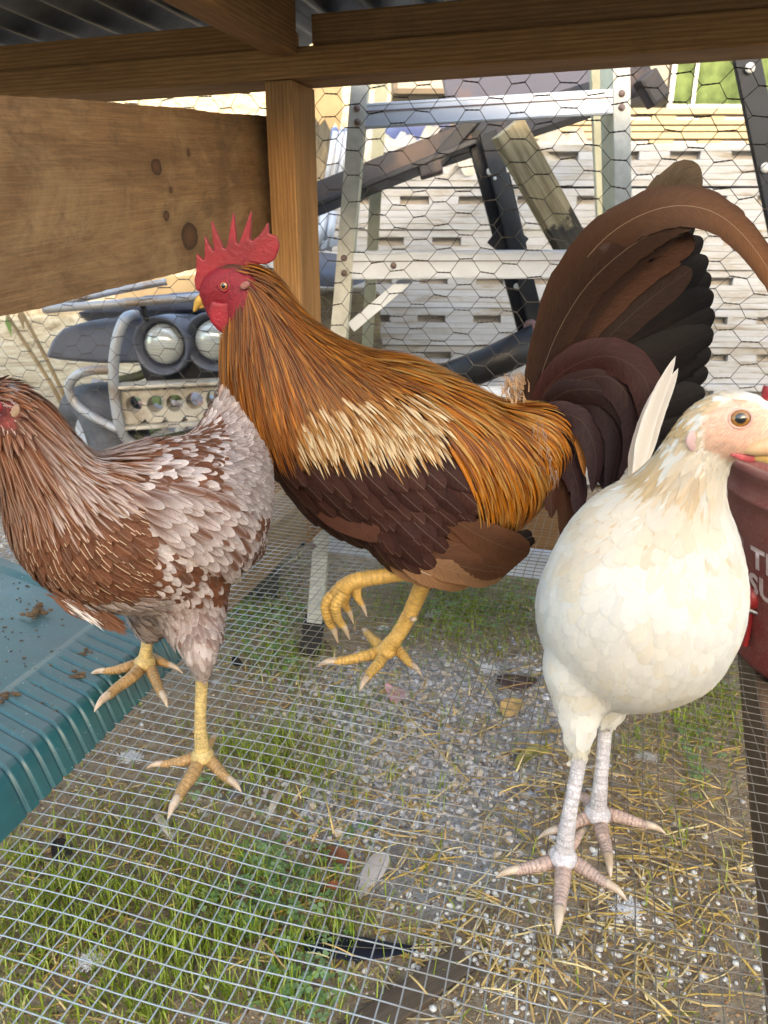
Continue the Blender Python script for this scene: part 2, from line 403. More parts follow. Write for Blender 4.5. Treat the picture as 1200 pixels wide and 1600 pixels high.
    board('floor_joist', e2 - UP*0.04, f2 - UP*0.04, UP, 0.06, 0.08, M_oldjoist, coop, 0.004)
    for a in (-0.62, 0.9):
        board('stilt', CO(a, 0.135, GZ-0.05), CO(a, 0.135, -0.01), EW, 0.05, 0.06, M_wood_d, coop)
    # corrugated roof sheet over the back half
    V = []; F = []; na, nb = 560, 14; A0, A1, B0, B1 = -1.35, 1.5, 0.30, -0.40
    for j in range(nb+1):
        for i in range(na+1):
            a = A0+(A1-A0)*i/na; b_ = B0+(B1-B0)*j/nb
            z_ = BZ + 0.088 + SL*a + 0.0085*math.sin(2*math.pi*a/0.076) - 0.05*b_ + 0.002*math.sin(9*b_+3*a)
            if a < 0: z_ += 0.012
            V.append(CO(a, b_, z_ + 0.012))
    for j in range(nb):
        for i in range(na):
            k = j*(na+1)+i; F.append((k, k+1, k+na+2, k+na+1))
    M_roof = plain('corrugated_metal', (0.30, 0.31, 0.33), (0.10, 0.10, 0.105), 0.5, 0.6, 6, 0.2, 0.002)
    o = mesh('roof_sheet', V, F, M_roof, coop, True); s = o.modifiers.new('t', 'SOLIDIFY'); s.thickness = 0.001
build_coop()

def build_netting():
    """hexagonal netting on the back wall: plain slanting wires and twisted pairs"""
    V, F = [], []; tw, dx, dy = 0.0215, 0.0150, 0.0178; per = 2*(tw+dx)
    bpl = 0.092
    def P(a, z):
        wob = 0.004*math.sin(a*9+z*5)+0.003*math.sin(a*23-z*17)
        sx = 0.0035*math.sin(a*13+z*29)+0.002*math.sin(a*41-z*37); sz = 0.0035*math.sin(a*17-z*23)+0.0022*math.sin(a*53+z*31)
        return CO(a+sx, bpl+wob, z+sz)
    def strand(pts, r): tube_geo(pts, r, 4, V, F, caps=False)
    nc = int(2.9/per); nr = int(0.66/dy)
    for c in range(nc):
        for r in range(nr+1):
            a0 = -1.35 + c*per + (per/2 if r % 2 else 0); z0 = -0.005 + r*dy
            p, q = P(a0, z0), P(a0+tw, z0)
            d = (q-p); n1 = Vector((0, 0, 1)); n2 = d.normalized().cross(n1); ph = random.random()*6
            for s_ in (0, math.pi):
                pts = []
                for k in range(8):
                    t = k/7; an = ph+s_+t*9.0; rr = 0.00062
                    pts.append(p + d*t + (n1*math.cos(an)+n2*math.sin(an))*rr)
                strand(pts, 0.00062)
            if r < nr:
                strand([q, P(a0+tw+dx, z0+dy)], 0.00055)
                strand([p, P(a0-dx, z0+dy)], 0.00055)
    o = mesh('wire_netting', V, F, M_hex, coop); o['kind'] = 'stuff'
build_netting()

def mz(x, y):
    return 0.0035*math.sin(5.1*x+3.3*y)+0.003*math.sin(9*y-4*x+1)
def build_floor_mesh():
    S = 0.0127; r = 0.00050
    def wires(nm, along, V, F):
        pass
    V, F = [], []
    A0, A1, B0, B1 = -0.78, 0.98, 0.085, -1.16
    def P(a, b, lift):
        a2 = a + 0.0050*math.sin(6*b+2*a)+0.0016*math.sin(31*b+9*a); b2 = b + 0.006*math.sin(4.2*a+1.5*b)+0.0016*math.sin(27*a-11*b)+0.0025*math.sin(11*a+8*b)
        p = CO(a2, b2, 0); p.z = mz(p.x, p.y)+lift; return p
    na = int((A1-A0)/S); nb = int((B0-B1)/S)
    for i in range(na+1):
        a = A0+i*S; tube_geo([P(a, B0+(B1-B0)*k/44, -0.0006) for k in range(45)], r, 5, V, F, caps=False)
    for j in range(nb+1):
        b = B0-j*S; tube_geo([P(A0+(A1-A0)*k/56, b, 0.0006) for k in range(57)], r, 5, V, F, caps=False)
    o = mesh('floor_mesh', V, F, M_mesh, coop, True); o['kind'] = 'stuff'
build_floor_mesh()
# ================================================================= YARD BEHIND THE COOP
# ---------------- step ladder
def LR(z): return 1.43 + (z-GZ)*0.17
def LP(px, py, off=0.0):                        # a point on the ladder's leaning front
    n = Vector((0, -1, 0.17)).normalized(); p0 = Vector((0, LR(0.0)+off, 0)); return PP(px, py, p0, n)
LN = Vector((0, -1, 0.17)).normalized()
ladder = empty('step_ladder', (LP(490, 1015).x, LP(490, 1015).y, GZ), 'tall stepladder with aluminium steps and greenish fibreglass rails behind the netting', 'ladder')
def build_ladder():
    def rail(t0, b0, tw, bw, side):
        # front flange then the channel web going back
        p, q = LP(*b0), LP(*t0); ax = (q-p).normalized(); xv = ax.cross(LN).normalized()
        if xv.x < 0: xv = -xv
        w0 = 0.032
        r = board('rail', p - ax*0.02 + xv*w0/2, q + ax*0.12 + xv*w0/2, LN, w0, 0.004, M_fibre_e, ladder, 0.001)
        inn = w0-0.002 if side > 0 else 0.002
        board('web', p - ax*0.02 + xv*inn - LN*0.042, q + ax*0.12 + xv*inn - LN*0.042, xv, 0.080, 0.004, M_fibre, r, 0.001)
        board('flange', p - ax*0.02 + xv*w0/2 - LN*0.0825, q + ax*0.12 + xv*w0/2 - LN*0.0825, LN, w0, 0.004, M_fibre, r, 0.001)
        return r, ax, xv
    L, axl, xl = rail((551, 100), (479, 975), 0, 0, 1)
    Rr, axr, xr = rail((957, 80), (972, 1110), 0, 0, -1)
    fp = LP(479, 975); board('foot', LP(478, 972)+xl*0.016-LN*0.03, LP(472, 1024)+xl*0.016-LN*0.03, LN, 0.044, 0.075, M_rubber, ladder, 0.004)
    board('foot', LP(972, 1106)+xr*0.016-LN*0.03, LP(973, 1160)+xr*0.016-LN*0.03, LN, 0.044, 0.075, M_rubber, ladder, 0.004)
    for (x0, y0, x1, y1, hp) in ((568, 161, 960, 138, 38), (548, 394, 966, 392, 43), (526, 606, 972, 620, 44), (503, 820, 975, 880, 46)):
        a, b = LP(x0, y0), LP(x1, y1); hh = hp*mpp(a)/1.05; ax = (b-a).normalized(); upv = LN.cross(ax).normalized()
        if upv.z < 0: upv = -upv
        c0, c1 = a - upv*hh/2, b - upv*hh/2
        s = board('step', c0 - LN*0.003, c1 - LN*0.003, LN, hh, 0.003, M_alu, ladder, 0.0008)
        # tread: ribbed top going back, lower lip
        bk = Vector((0, 1, 0.0)); bk = (bk - ax*bk.dot(ax)).normalized()
        for k in range(7):
            o_ = bk*(0.006+0.0115*k)
            board('tread_rib', a + o_ - upv*(0.004 - 0.002*(k % 2)), b + o_ - upv*(0.004-0.002*(k % 2)), upv, 0.0112, 0.004, M_alu, s, 0.0006)
        board('lip', c0 - upv*(hh/2-0.002) + bk*0.008, c1 - upv*(hh/2-0.002) + bk*0.008, upv, 0.016, 0.003, M_alu, s, 0.0006)
        board('groove', c0 + LN*0.0002 + upv*hh*0.16, c1 + LN*0.0002 + upv*hh*0.16, LN, 0.0012, 0.002, M_rivet, s, 0)
        for t in ((0.16, 0.82) if y0 > 200 else ()):
            lathe('rivet', [(0.0, 0.004), (0.004, 0.0035), (0.006, 0.001), (0.006, -0.001)], c0.lerp(c1, t)+LN*0.0005, M_rivet, s, 12, LN)
        for rr, xv, base in ((L, xl, a), (Rr, xr, b)):
            for dy in (0.25, 0.8):
                ctr = base - upv*hh*dy + (-xl*0.013 if rr is L else xr*0.013) + LN*0.0025
                lathe('rivet', [(0.0, 0.004), (0.0045, 0.0032), (0.0065, 0.001), (0.0065, -0.001)], ctr, M_rivet, rr, 12, LN)
    board('brace', LP(640, 434, 0.03), LP(548, 512, 0.03), LN, 0.022, 0.004, M_alu, ladder, 0.001)
    board('brace', LP(885, 434, 0.03), LP(968, 520, 0.03), LN, 0.022, 0.004, M_alu, ladder, 0.001)
    # rear legs
    for x0, x1 in ((600, 560), (930, 950)):
        p, q = PT(x0, 60, 2.02), PT(x1, 900, 2.22); q.z = GZ
        board('rear_rail', p, q, LN, 0.03, 0.02, M_fibre, ladder, 0.002)
build_ladder()

# ---------------- stacked white plastic trays
M_tray = None
def build_trays():
    b = NB('dirty_white_plastic'); v = b.coord('Object', rnd=True); v2 = b.coord('Object', scale=(1.5, 3, 9), rnd=True)
    f = b.noise(v2, 3.0, 7, 0.68, 0.5); f2 = b.noise(v, 26, 5, 0.7)
    col = b.ramp(f, [(0.34, (0.28, 0.235, 0.175)), (0.46, (0.41, 0.41, 0.41)), (0.60, (0.465, 0.48, 0.515))])
    col = b.mix(b.math('MULTIPLY', b.ramp(f2, [(0.55, 0.0), (0.72, 1.0)]), 0.45), col, (0.30, 0.24, 0.17))
    b.bump(f2, 0.15, 0.002); b.set(col, 0.55, 0, 0.4)
    m = b.m; md = plain('tray_inside', (0.50, 0.46, 0.41), (0.34, 0.30, 0.26), 0.8, scale=8)
    R0 = 2.55; H = 0.118; X0, X1 = -0.55, 1.75
    yaw = R_(3); ax = Vector((math.cos(yaw), -math.sin(yaw), 0)); fr = Vector((-math.sin(yaw), -math.cos(yaw), 0))
    names = ['lowest', 'second', 'third', 'fourth', 'fifth', 'sixth', 'seventh', 'eighth', 'topmost']
    n = 9
    for k in range(n):
        z0 = GZ + 0.02 + k*H; sh = random.uniform(-0.03, 0.03); dep = random.uniform(-0.012, 0.012)
        if k == n-1: z0 += 0.004
        o = empty('plastic_tray', (0.7+sh, R0, z0), names[k]+' of the dirty white slotted plastic trays stacked beyond the ladder' if k else 'lowest of the dirty white slotted plastic trays, resting on the ground', 'tray', 'white plastic trays stacked beyond the ladder')
        c0 = Vector((X0+sh, R0+dep+0.05, z0)); 
        def bar(nm, x0, x1, za, zb, out, th, mm=m, par=o, bev=0.003):
            p = c0 + ax*x0 + UP*(za+zb)/2 + fr*(out-th/2); q = c0 + ax*x1 + UP*(za+zb)/2 + fr*(out-th/2)
            return board(nm, p, q, UP, th, zb-za, mm, par, min(bev, 0.0018))
        W = X1-X0
        bar('core', 0.01, W-0.01, 0.004, H-0.006, 0.0, 0.5, md, bev=0.002)
        r = bar('rim', 0, W, H-0.022, H-0.0015, 0.0275, 0.026)
        bar('band', 0, W, H-0.062, H-0.0453, 0.026, 0.024)
        per = 0.178; s = 0.088; x = random.uniform(-0.1, 0); kk = 0
        while x < W:
            xa, xb = max(x+s, 0), min(x+per, W)
            if xb > xa+0.005: bar('slot_divider', xa, xb, H-0.0452, H-0.0222, 0.0265, 0.024, bev=0.0015)
            x += per
        bar('rib', 0, W, H-0.0818, H-0.0624, 0.0252, 0.023)
        bar('rib', 0, W, H-0.0998, H-0.0822, 0.0262, 0.024)
        bar('rib', 0, W, 0.0008, H-0.1002, 0.0252, 0.023)
    ztop = GZ+0.02+n*H
    # crumpled film over the top
    V, F = [], []; nx, ny = 70, 24
    for j in range(ny+1):
        for i in range(nx+1):
            s = i/nx; t = j/ny; x = -0.22+0.95*s
            zz = ztop + 0.035 + 0.018*math.sin(s*31+t*5)*math.sin(t*3.1) + 0.014*math.sin(s*67+2*t) + 0.008*math.sin(s*119-9*t)
            y = R0+0.03 - 0.06*math.sin(min(1, t*1.6)*math.pi/2) + 0.1*(1-t) + 0.01*math.sin(s*53+t*11)
            zz -= max(0, t-0.45)*0.20
            V.append((x, y, zz))
    for j in range(ny):
        for i in range(nx):
            a = j*(nx+1)+i; F.append((a, a+1, a+nx+2, a+nx+1))
    b = NB('plastic_film'); b.set((0.62, 0.56, 0.47), 0.25, 0, 0.6, Alpha=0.72); 
    o = mesh('plastic_film', V, F, b.m, None, True); tag(o, 'crumpled clear plastic film lying over the top of the white tray stack', 'plastic film')
    M_sunny = plain('sun_tinted_tray_plastic', (0.21, 0.16, 0.09), (0.15, 0.11, 0.058), 0.6, 0, 6, 0.1)  # warm tone of sunlight put into the tray colour
    for k in range(3):
        z0 = 0.62 + k*0.09; c = Vector((1.5, 3.55, z0))
        o = empty('plastic_tray', (1.5, 3.5, z0), ('lower', 'middle', 'upper')[k]+' of three sunlit cream trays piled behind the white tray stack', 'tray', 'sunlit cream trays at the back')
        def bb(nm, x0, x1, za, zb, out, mm=m): return board(nm, Vector((x0, 3.55-out+0.2, z0+(za+zb)/2)), Vector((x1, 3.55-out+0.2-0.05, z0+(za+zb)/2)), UP, 0.4, zb-za, M_sunny if mm is m else mm, o, 0.003)
        bb('core', 0.1, 2.9, 0.004, 0.084, 0.0, md); bb('rim', 0.1, 2.9, 0.062, 0.086, 0.025); bb('band', 0.1, 2.9, 0.024, 0.042, 0.025); bb('rib', 0.1, 2.9, 0.0, 0.020, 0.02)
        x = 0.1
        while x < 2.8:
            board('slot_divider', Vector((x, 3.535, z0+0.052)), Vector((x+0.10, 3.533, z0+0.052)), UP, 0.03, 0.0196, M_sunny, o, 0.001); x += 0.2
build_trays()
def build_pallet():
    p = empty('pallet', (1.45, 3.6, GZ), 'low timber platform carrying the sunlit cream trays', 'pallet')
    box('deck', (1.5, 3.62, 0.60), (1, 0, 0), UP, (2.9, 0.5, 0.035), M_greywood, p)
    for x in (0.2, 1.5, 2.8): box('leg', (x, 3.62, (GZ-0.05+0.58)/2), (0, 0, 1), (1, 0, 0), (0.63-GZ, 0.09, 0.09), M_greywood, p)
build_pallet()

# ---------------- black steel frame
fr_ = empty('scrap_trailer', (0.2, 1.95, GZ), 'dark rusty scrap trailer frame with a drilled upright between ladder and trays', 'trailer')
def build_frame():
    Rb = 1.98
    def bm(nm, a, b, w, th, m, R0=Rb, R1=None, up=(0, -1, 0.2), par=fr_, bev=0.003):
        p, q = PT(a[0], a[1], R0), PT(b[0], b[1], R1 or R0); return board(nm, p, q, up, w*mpp(p), th, m, par, bev)
    bo = bm('boom', (470, 318), (735, 213), 34, 0.06, M_rustblk)
    bm('boom_flange', (470, 337), (742, 228), 9, 0.09, M_black, Rb-0.005, par=bo)
    bm('boom', (690, 232), (1010, 128), 46, 0.06, M_rustblk, Rb+0.01, 2.2)
    bm('strut', (668, 268), (745, 182), 20, 0.03, M_black, Rb-0.03)
    bm('upright', (740, 205), (832, 560), 26, 0.012, M_black, Rb-0.02)
    u = bm('upright', (762, 205), (852, 560), 30, 0.006, M_black, Rb-0.05, up=(0.25, -1, 0.2))
    bm('upright_flange', (790, 270), (818, 390), 9, 0.03, M_black, Rb-0.03, par=u)
    for px, py in ((766, 268), (808, 448), (829, 510), (773, 279)):
        r = (0.0085 if px != 773 else 0.004)
        lathe('bolt_hole', [(0, 0.0015), (r, 0.0015), (r, -0.002)], PT(px, py, Rb-0.056), M_washer, u, 16, (0.25, -1, 0.2))
    lathe('washer', [(0.004, 0.003), (0.017, 0.003), (0.017, -0.003)], PT(829, 510, Rb-0.058), M_pinkrust, u, 20, (0.25, -1, 0.2))
    bm('plate', (775, 360), (812, 392), 46, 0.006, M_rustblk, Rb-0.035, par=u)
    tube('pipe', [PT(690, 596, 1.95), PT(760, 570, 1.93), PT(840, 532, 1.9)], 26*mpp(PT(760, 570, 1.93)), M_black, fr_, 14)
    board('bracket', PT(655, 268, Rb-0.035), PT(690, 258, Rb-0.035), (0, -1, 0.2), 0.035, 0.03, M_rustblk, fr_, 0.004)
    board('bracket', PT(1006, 118, 2.1), PT(1030, 160, 2.1), (0, -1, 0.2), 0.05, 0.05, M_rustblk, fr_, 0.008)
    # feet to the ground
    a = PT(846, 560, Rb-0.03); board('leg', a+UP*0.03, Vector((a.x+0.09, a.y, GZ)), (0, -1, 0), 0.05, 0.03, M_black, fr_)
    a = PT(455, 325, Rb+0.01); board('leg', a+UP*0.02, Vector((a.x-0.03, a.y+0.05, GZ)), (0, -1, 0), 0.05, 0.04, M_black, fr_)
M_washer = plain('bright_hole', (0.62, 0.62, 0.60), (0.5, 0.5, 0.48), 0.7, scale=30)
M_pinkrust = plain('pink_rust', (0.34, 0.17, 0.17), (0.22, 0.12, 0.12), 0.7, scale=40)
build_frame()
p, q = PT(792, 200, 1.80), PT(940, 470, 1.86)
o = board('timber_offcut', p, q, (0.15, -1, 0.2), 52*mpp(p), 0.035, None, None, 0.002); 
def stained():
    b = NB('stained_timber'); v = b.coord('Object'); f = b.noise(b.coord('Object', scale=(3, 30, 30)), 2.5, 5, 0.6)
    col = b.ramp(f, [(0.35, (0.22, 0.175, 0.105)), (0.65, (0.44, 0.37, 0.235))])
    sx = b.n('ShaderNodeSeparateXYZ'); b.l(v, sx.inputs[0]); q_ = b.math('ADD', sx.outputs[0], b.math('MULTIPLY', b.math('SUBTRACT', b.noise(v, 22, 5, 0.7), 0.5), 0.16))
    st = b.ramp(q_, [(-0.02+0.5-0.5, 0.0), (0.02, 0.9), (0.075, 0.85), (0.11, 0.0)]); col = b.mix(st, col, (0.022, 0.022, 0.026))
    b.bump(f, 0.4, 0.002); return b.set(col, 0.8, 0, 0.2)
o.data.materials.append(stained()); tag(o, 'weathered timber offcut with a black stain leaning on the scrap trailer', 'timber')
# black drilled bar at the right edge
bar = empty('steel_bar', (0.9, 1.75, GZ), 'upright black drilled steel bar leaning at the right edge behind the netting', 'steel bar')
p, q = PT(1165, 85, 1.75), PT(1232, 420, 1.75)
board('bar', p + (p-q)*0.3, q, (0.1, -1, 0.15), 42*mpp(p), 0.012, M_black, bar, 0.002); q2 = Vector((q.x+0.22, q.y-0.02, GZ))
board('bar', q, q2, (0.1, -1, 0.15), 0.06, 0.012, M_black, bar, 0.002)
for px, py in ((1196, 262), (1172, 106)): lathe('bolt_hole', [(0, 0.0015), (0.01, 0.0015), (0.01, -0.002)], PT(px, py, 1.738), M_washer, bar, 16, (0.1, -1, 0.15))

# ---------------- camper with a window at the upper right
def build_camper():
    M_body = plain('camper_wall', (0.11, 0.085, 0.06), (0.075, 0.057, 0.04), 0.5, 0, 3, 0.1)
    M_trim = plain('window_trim', (0.32, 0.31, 0.29), (0.24, 0.23, 0.21), 0.35, 0.5, 10)
    M_railm = plain('camper_rail', (0.15, 0.125, 0.095), (0.10, 0.082, 0.06), 0.5, 0.1, 6)
    b = NB('green_reflection_glass'); f = b.noise(b.coord('Object'), 9, 4, 0.6)
    b.set(b.ramp(f, [(0.35, (0.030, 0.045, 0.012)), (0.65, (0.085, 0.115, 0.038))]), 0.08, 0, 0.8); M_glass = b.m  # green reflection painted into the pane's base colour
    c = empty('camper', (2.3, 4.6, GZ), 'tan camper wall with a window painted with a green reflection and a long side rail', 'camper')
    Rr = 4.3
    tl = PT(1000, -140, Rr); br = PT(1500, 195, Rr)
    box('wall', ((tl.x+br.x)/2-0.2, Rr+0.4, (1.05+3.0)/2), (1, 0, 0), UP, (3.6, 0.7, 1.95), M_body, c, 0.03)
    # window
    a, d = PT(1066, 60, Rr), PT(1166, 162, Rr)
    x0, x1, z1, z0 = a.x, d.x+0.12, a.z+0.25, d.z
    w_ = box('window', ((x0+x1)/2, Rr+0.045, (z0+z1)/2), (1, 0, 0), UP, (x1-x0, 0.02, z1-z0), M_glass, c, 0.002)
    for nm, cc, sz in (('window_frame', ((x0+x1)/2, Rr+0.035, z0-0.012), (x1-x0+0.06, 0.03, 0.026)), ('window_frame', ((x0+x1)/2, Rr+0.035, z1+0.012), (x1-x0+0.06, 0.03, 0.026)),
                       ('window_frame', (x0-0.013, Rr+0.035, (z0+z1)/2), (0.026, 0.03, z1-z0)), ('window_frame', (x1+0.013, Rr+0.035, (z0+z1)/2), (0.026, 0.03, z1-z0)), ('window_frame', (x0+0.10, Rr+0.034, (z0+z1)/2), (0.02, 0.026, z1-z0))):
        box(nm, cc, (1, 0, 0), UP, sz, M_trim, w_, 0.004)
    tube('rail', [PT(830, 214, Rr-0.15), PT(1180, 186, Rr-0.15), PT(1400, 172, Rr-0.15)], 15*mpp(PT(1000, 195, Rr)), M_railm, c, 14)
    for px in (1038, 1330): board('rail_bracket', PT(px, 170, Rr-0.12), PT(px, 215, Rr-0.12), (0, -1, 0), 0.02, 0.04, M_trim, c, 0.002)
    for x in (0.75, 3.4): box('support', (x, Rr+0.5, (GZ-0.2+1.2)/2), (0, 0, 1), (1, 0, 0), (1.4-GZ, 0.12, 0.12), M_black, c, 0)
build_camper()
# ---------------- odds and ends beyond the wire
M_blue = plain('faded_blue_plastic', (0.10, 0.12, 0.24), (0.06, 0.07, 0.15), 0.4, 0, 5)
M_slate = plain('slate_plastic', (0.13, 0.145, 0.19), (0.085, 0.095, 0.125), 0.42, 0, 4, 0.1)
def build_odds():
    # blue drum lying behind the ladder
    c = PT(640, 262, 2.9); o = lathe('plastic_drum', [(0, -0.34), (0.19, -0.34), (0.205, -0.31), (0.20, -0.12), (0.21, -0.1), (0.20, -0.08), (0.20, 0.1), (0.21, 0.12), (0.205, 0.31), (0.19, 0.34), (0, 0.34)], (c.x-0.16, 3.15, c.z-0.05), M_blue, None, 30, (1, 0.1, 0.05)); tag(o, 'blue plastic drum lying on its side behind the ladder', 'drum')
    z = c.z-0.05-0.21
    o = empty('trestle', (c.x-0.1, 3.15, GZ), 'rough timber trestle under the blue drum', 'trestle')
    for dx in (-0.35, 0.1): box('leg', (c.x-0.06+dx, 3.15, (z+GZ-0.05)/2+0.0), (0, 0, 1), (1, 0, 0), (z-GZ+0.1, 0.06, 0.1), M_greywood, o)
    box('beam', (c.x-0.18, 3.15, z-0.03), (1, 0, 0), UP, (0.8, 0.12, 0.07), M_greywood, o)
    # dark blue panel high behind the top step
    a = [PT(688, 110, 2.5), PT(1010, 60, 2.5), PT(1000, 128, 2.5), PT(860, 165, 2.5), PT(700, 168, 2.5)]
    o = extrude_poly('sheet_metal', a, (0, -1, 0.2), 0.03, M_slate_d, None, bevel=0.003); tag(o, 'dark blue painted sheet metal above the top ladder step', 'sheet metal')
    # torn plywood scrap
    P = [PT(488, 128, 2.3), PT(532, 128, 2.3), PT(536, 168, 2.3), PT(530, 206, 2.3), PT(524, 190, 2.3), PT(516, 204, 2.3), PT(508, 186, 2.3), PT(500, 196, 2.3), PT(488, 176, 2.3)]
    o = extrude_poly('plywood_scrap', P, (0, -1, 0), 0.012, M_ply, None); tag(o, 'torn yellow plywood scrap with a splintered edge beside the post', 'plywood')
    o = board('timber_post', PT(505, 170, 2.42), PT(493, 330, 2.42), (0, -1, 0), 0.05, 0.04, M_greywood); tag(o, 'weathered grey timber upright under the torn plywood scrap', 'timber')
    o2 = empty('pipe_rack', (PT(520, 240, 2.2).x, 2.2, GZ), 'rack of pale upright metal pipes between the post and the ladder', 'pipe rack')
    for px in (516, 526, 535): tube('pipe', [PT(px+8, 205, 2.22), PT(px-8, 296, 2.22)], 0.007, M_alu, o2, 10)
    for px in (502, 515): tube('pipe', [PT(px+6, 330, 2.2), PT(px-3, 392, 2.2)], 0.011, M_alu, o2, 10)
    board('crossbar', PT(488, 388, 2.2), PT(545, 372, 2.2), UP, 0.02, 0.02, M_alu, o2)
    c = PT(505, 420, 2.3); o = lathe('plastic_disc', [(0, 0.02), (0.11, 0.02), (0.125, 0.01), (0.125, -0.015)], (c.x, c.y, c.z), M_slate, None, 30, (0.1, -0.2, 1)); tag(o, 'slate blue round plastic disc lying between post and ladder', 'disc')
    c = PT(512, 437, 2.25); o = box('orange_block', c, (1, 0, 0.1), UP, (0.09, 0.06, 0.02), plain('orange_plastic', (0.75, 0.12, 0.03), (0.6, 0.09, 0.02), 0.5)); tag(o, 'small bright orange plastic block beside the post', 'block')
    o = box('crate', PT(510, 490, 2.35), (1, 0.1, 0), UP, (0.30, 0.25, 0.13), M_greywood, None); tag(o, 'grey timber crate low behind the post', 'crate')
    z = PT(510, 490, 2.35).z
    o = box('crate', (PT(510, 490, 2.35).x, 2.36, (z-0.066+GZ)/2), (1, 0.06, 0), UP, (0.32, 0.26, z-0.066-GZ), M_greywood, None); tag(o, 'larger grey timber crate carrying the small crate behind the post', 'crate')
    # small black lamp on the sunlit pile
    c = PT(919, 240, 3.3); o = empty('work_lamp', (c.x, c.y, c.z), 'small black square lamp in front of the sunlit cream trays', 'lamp')
    box('housing', c, (1, 0, 0), UP, (0.055, 0.03, 0.05), M_black, o, 0.006); box('lens', (c.x, c.y-0.0165, c.z), (1, 0, 0), UP, (0.035, 0.004, 0.03), M_washer, o, 0.001)
    box('stand', (c.x, c.y+0.005, c.z-0.05), (0, 0, 1), (1, 0, 0), (0.06, 0.02, 0.02), M_black, o)
M_slate_d = plain('dark_slate_paint', (0.085, 0.09, 0.14), (0.15, 0.10, 0.10), 0.45, 0.1, 6, 0.2, 0.002, lo=0.33, hi=0.45)
build_odds()
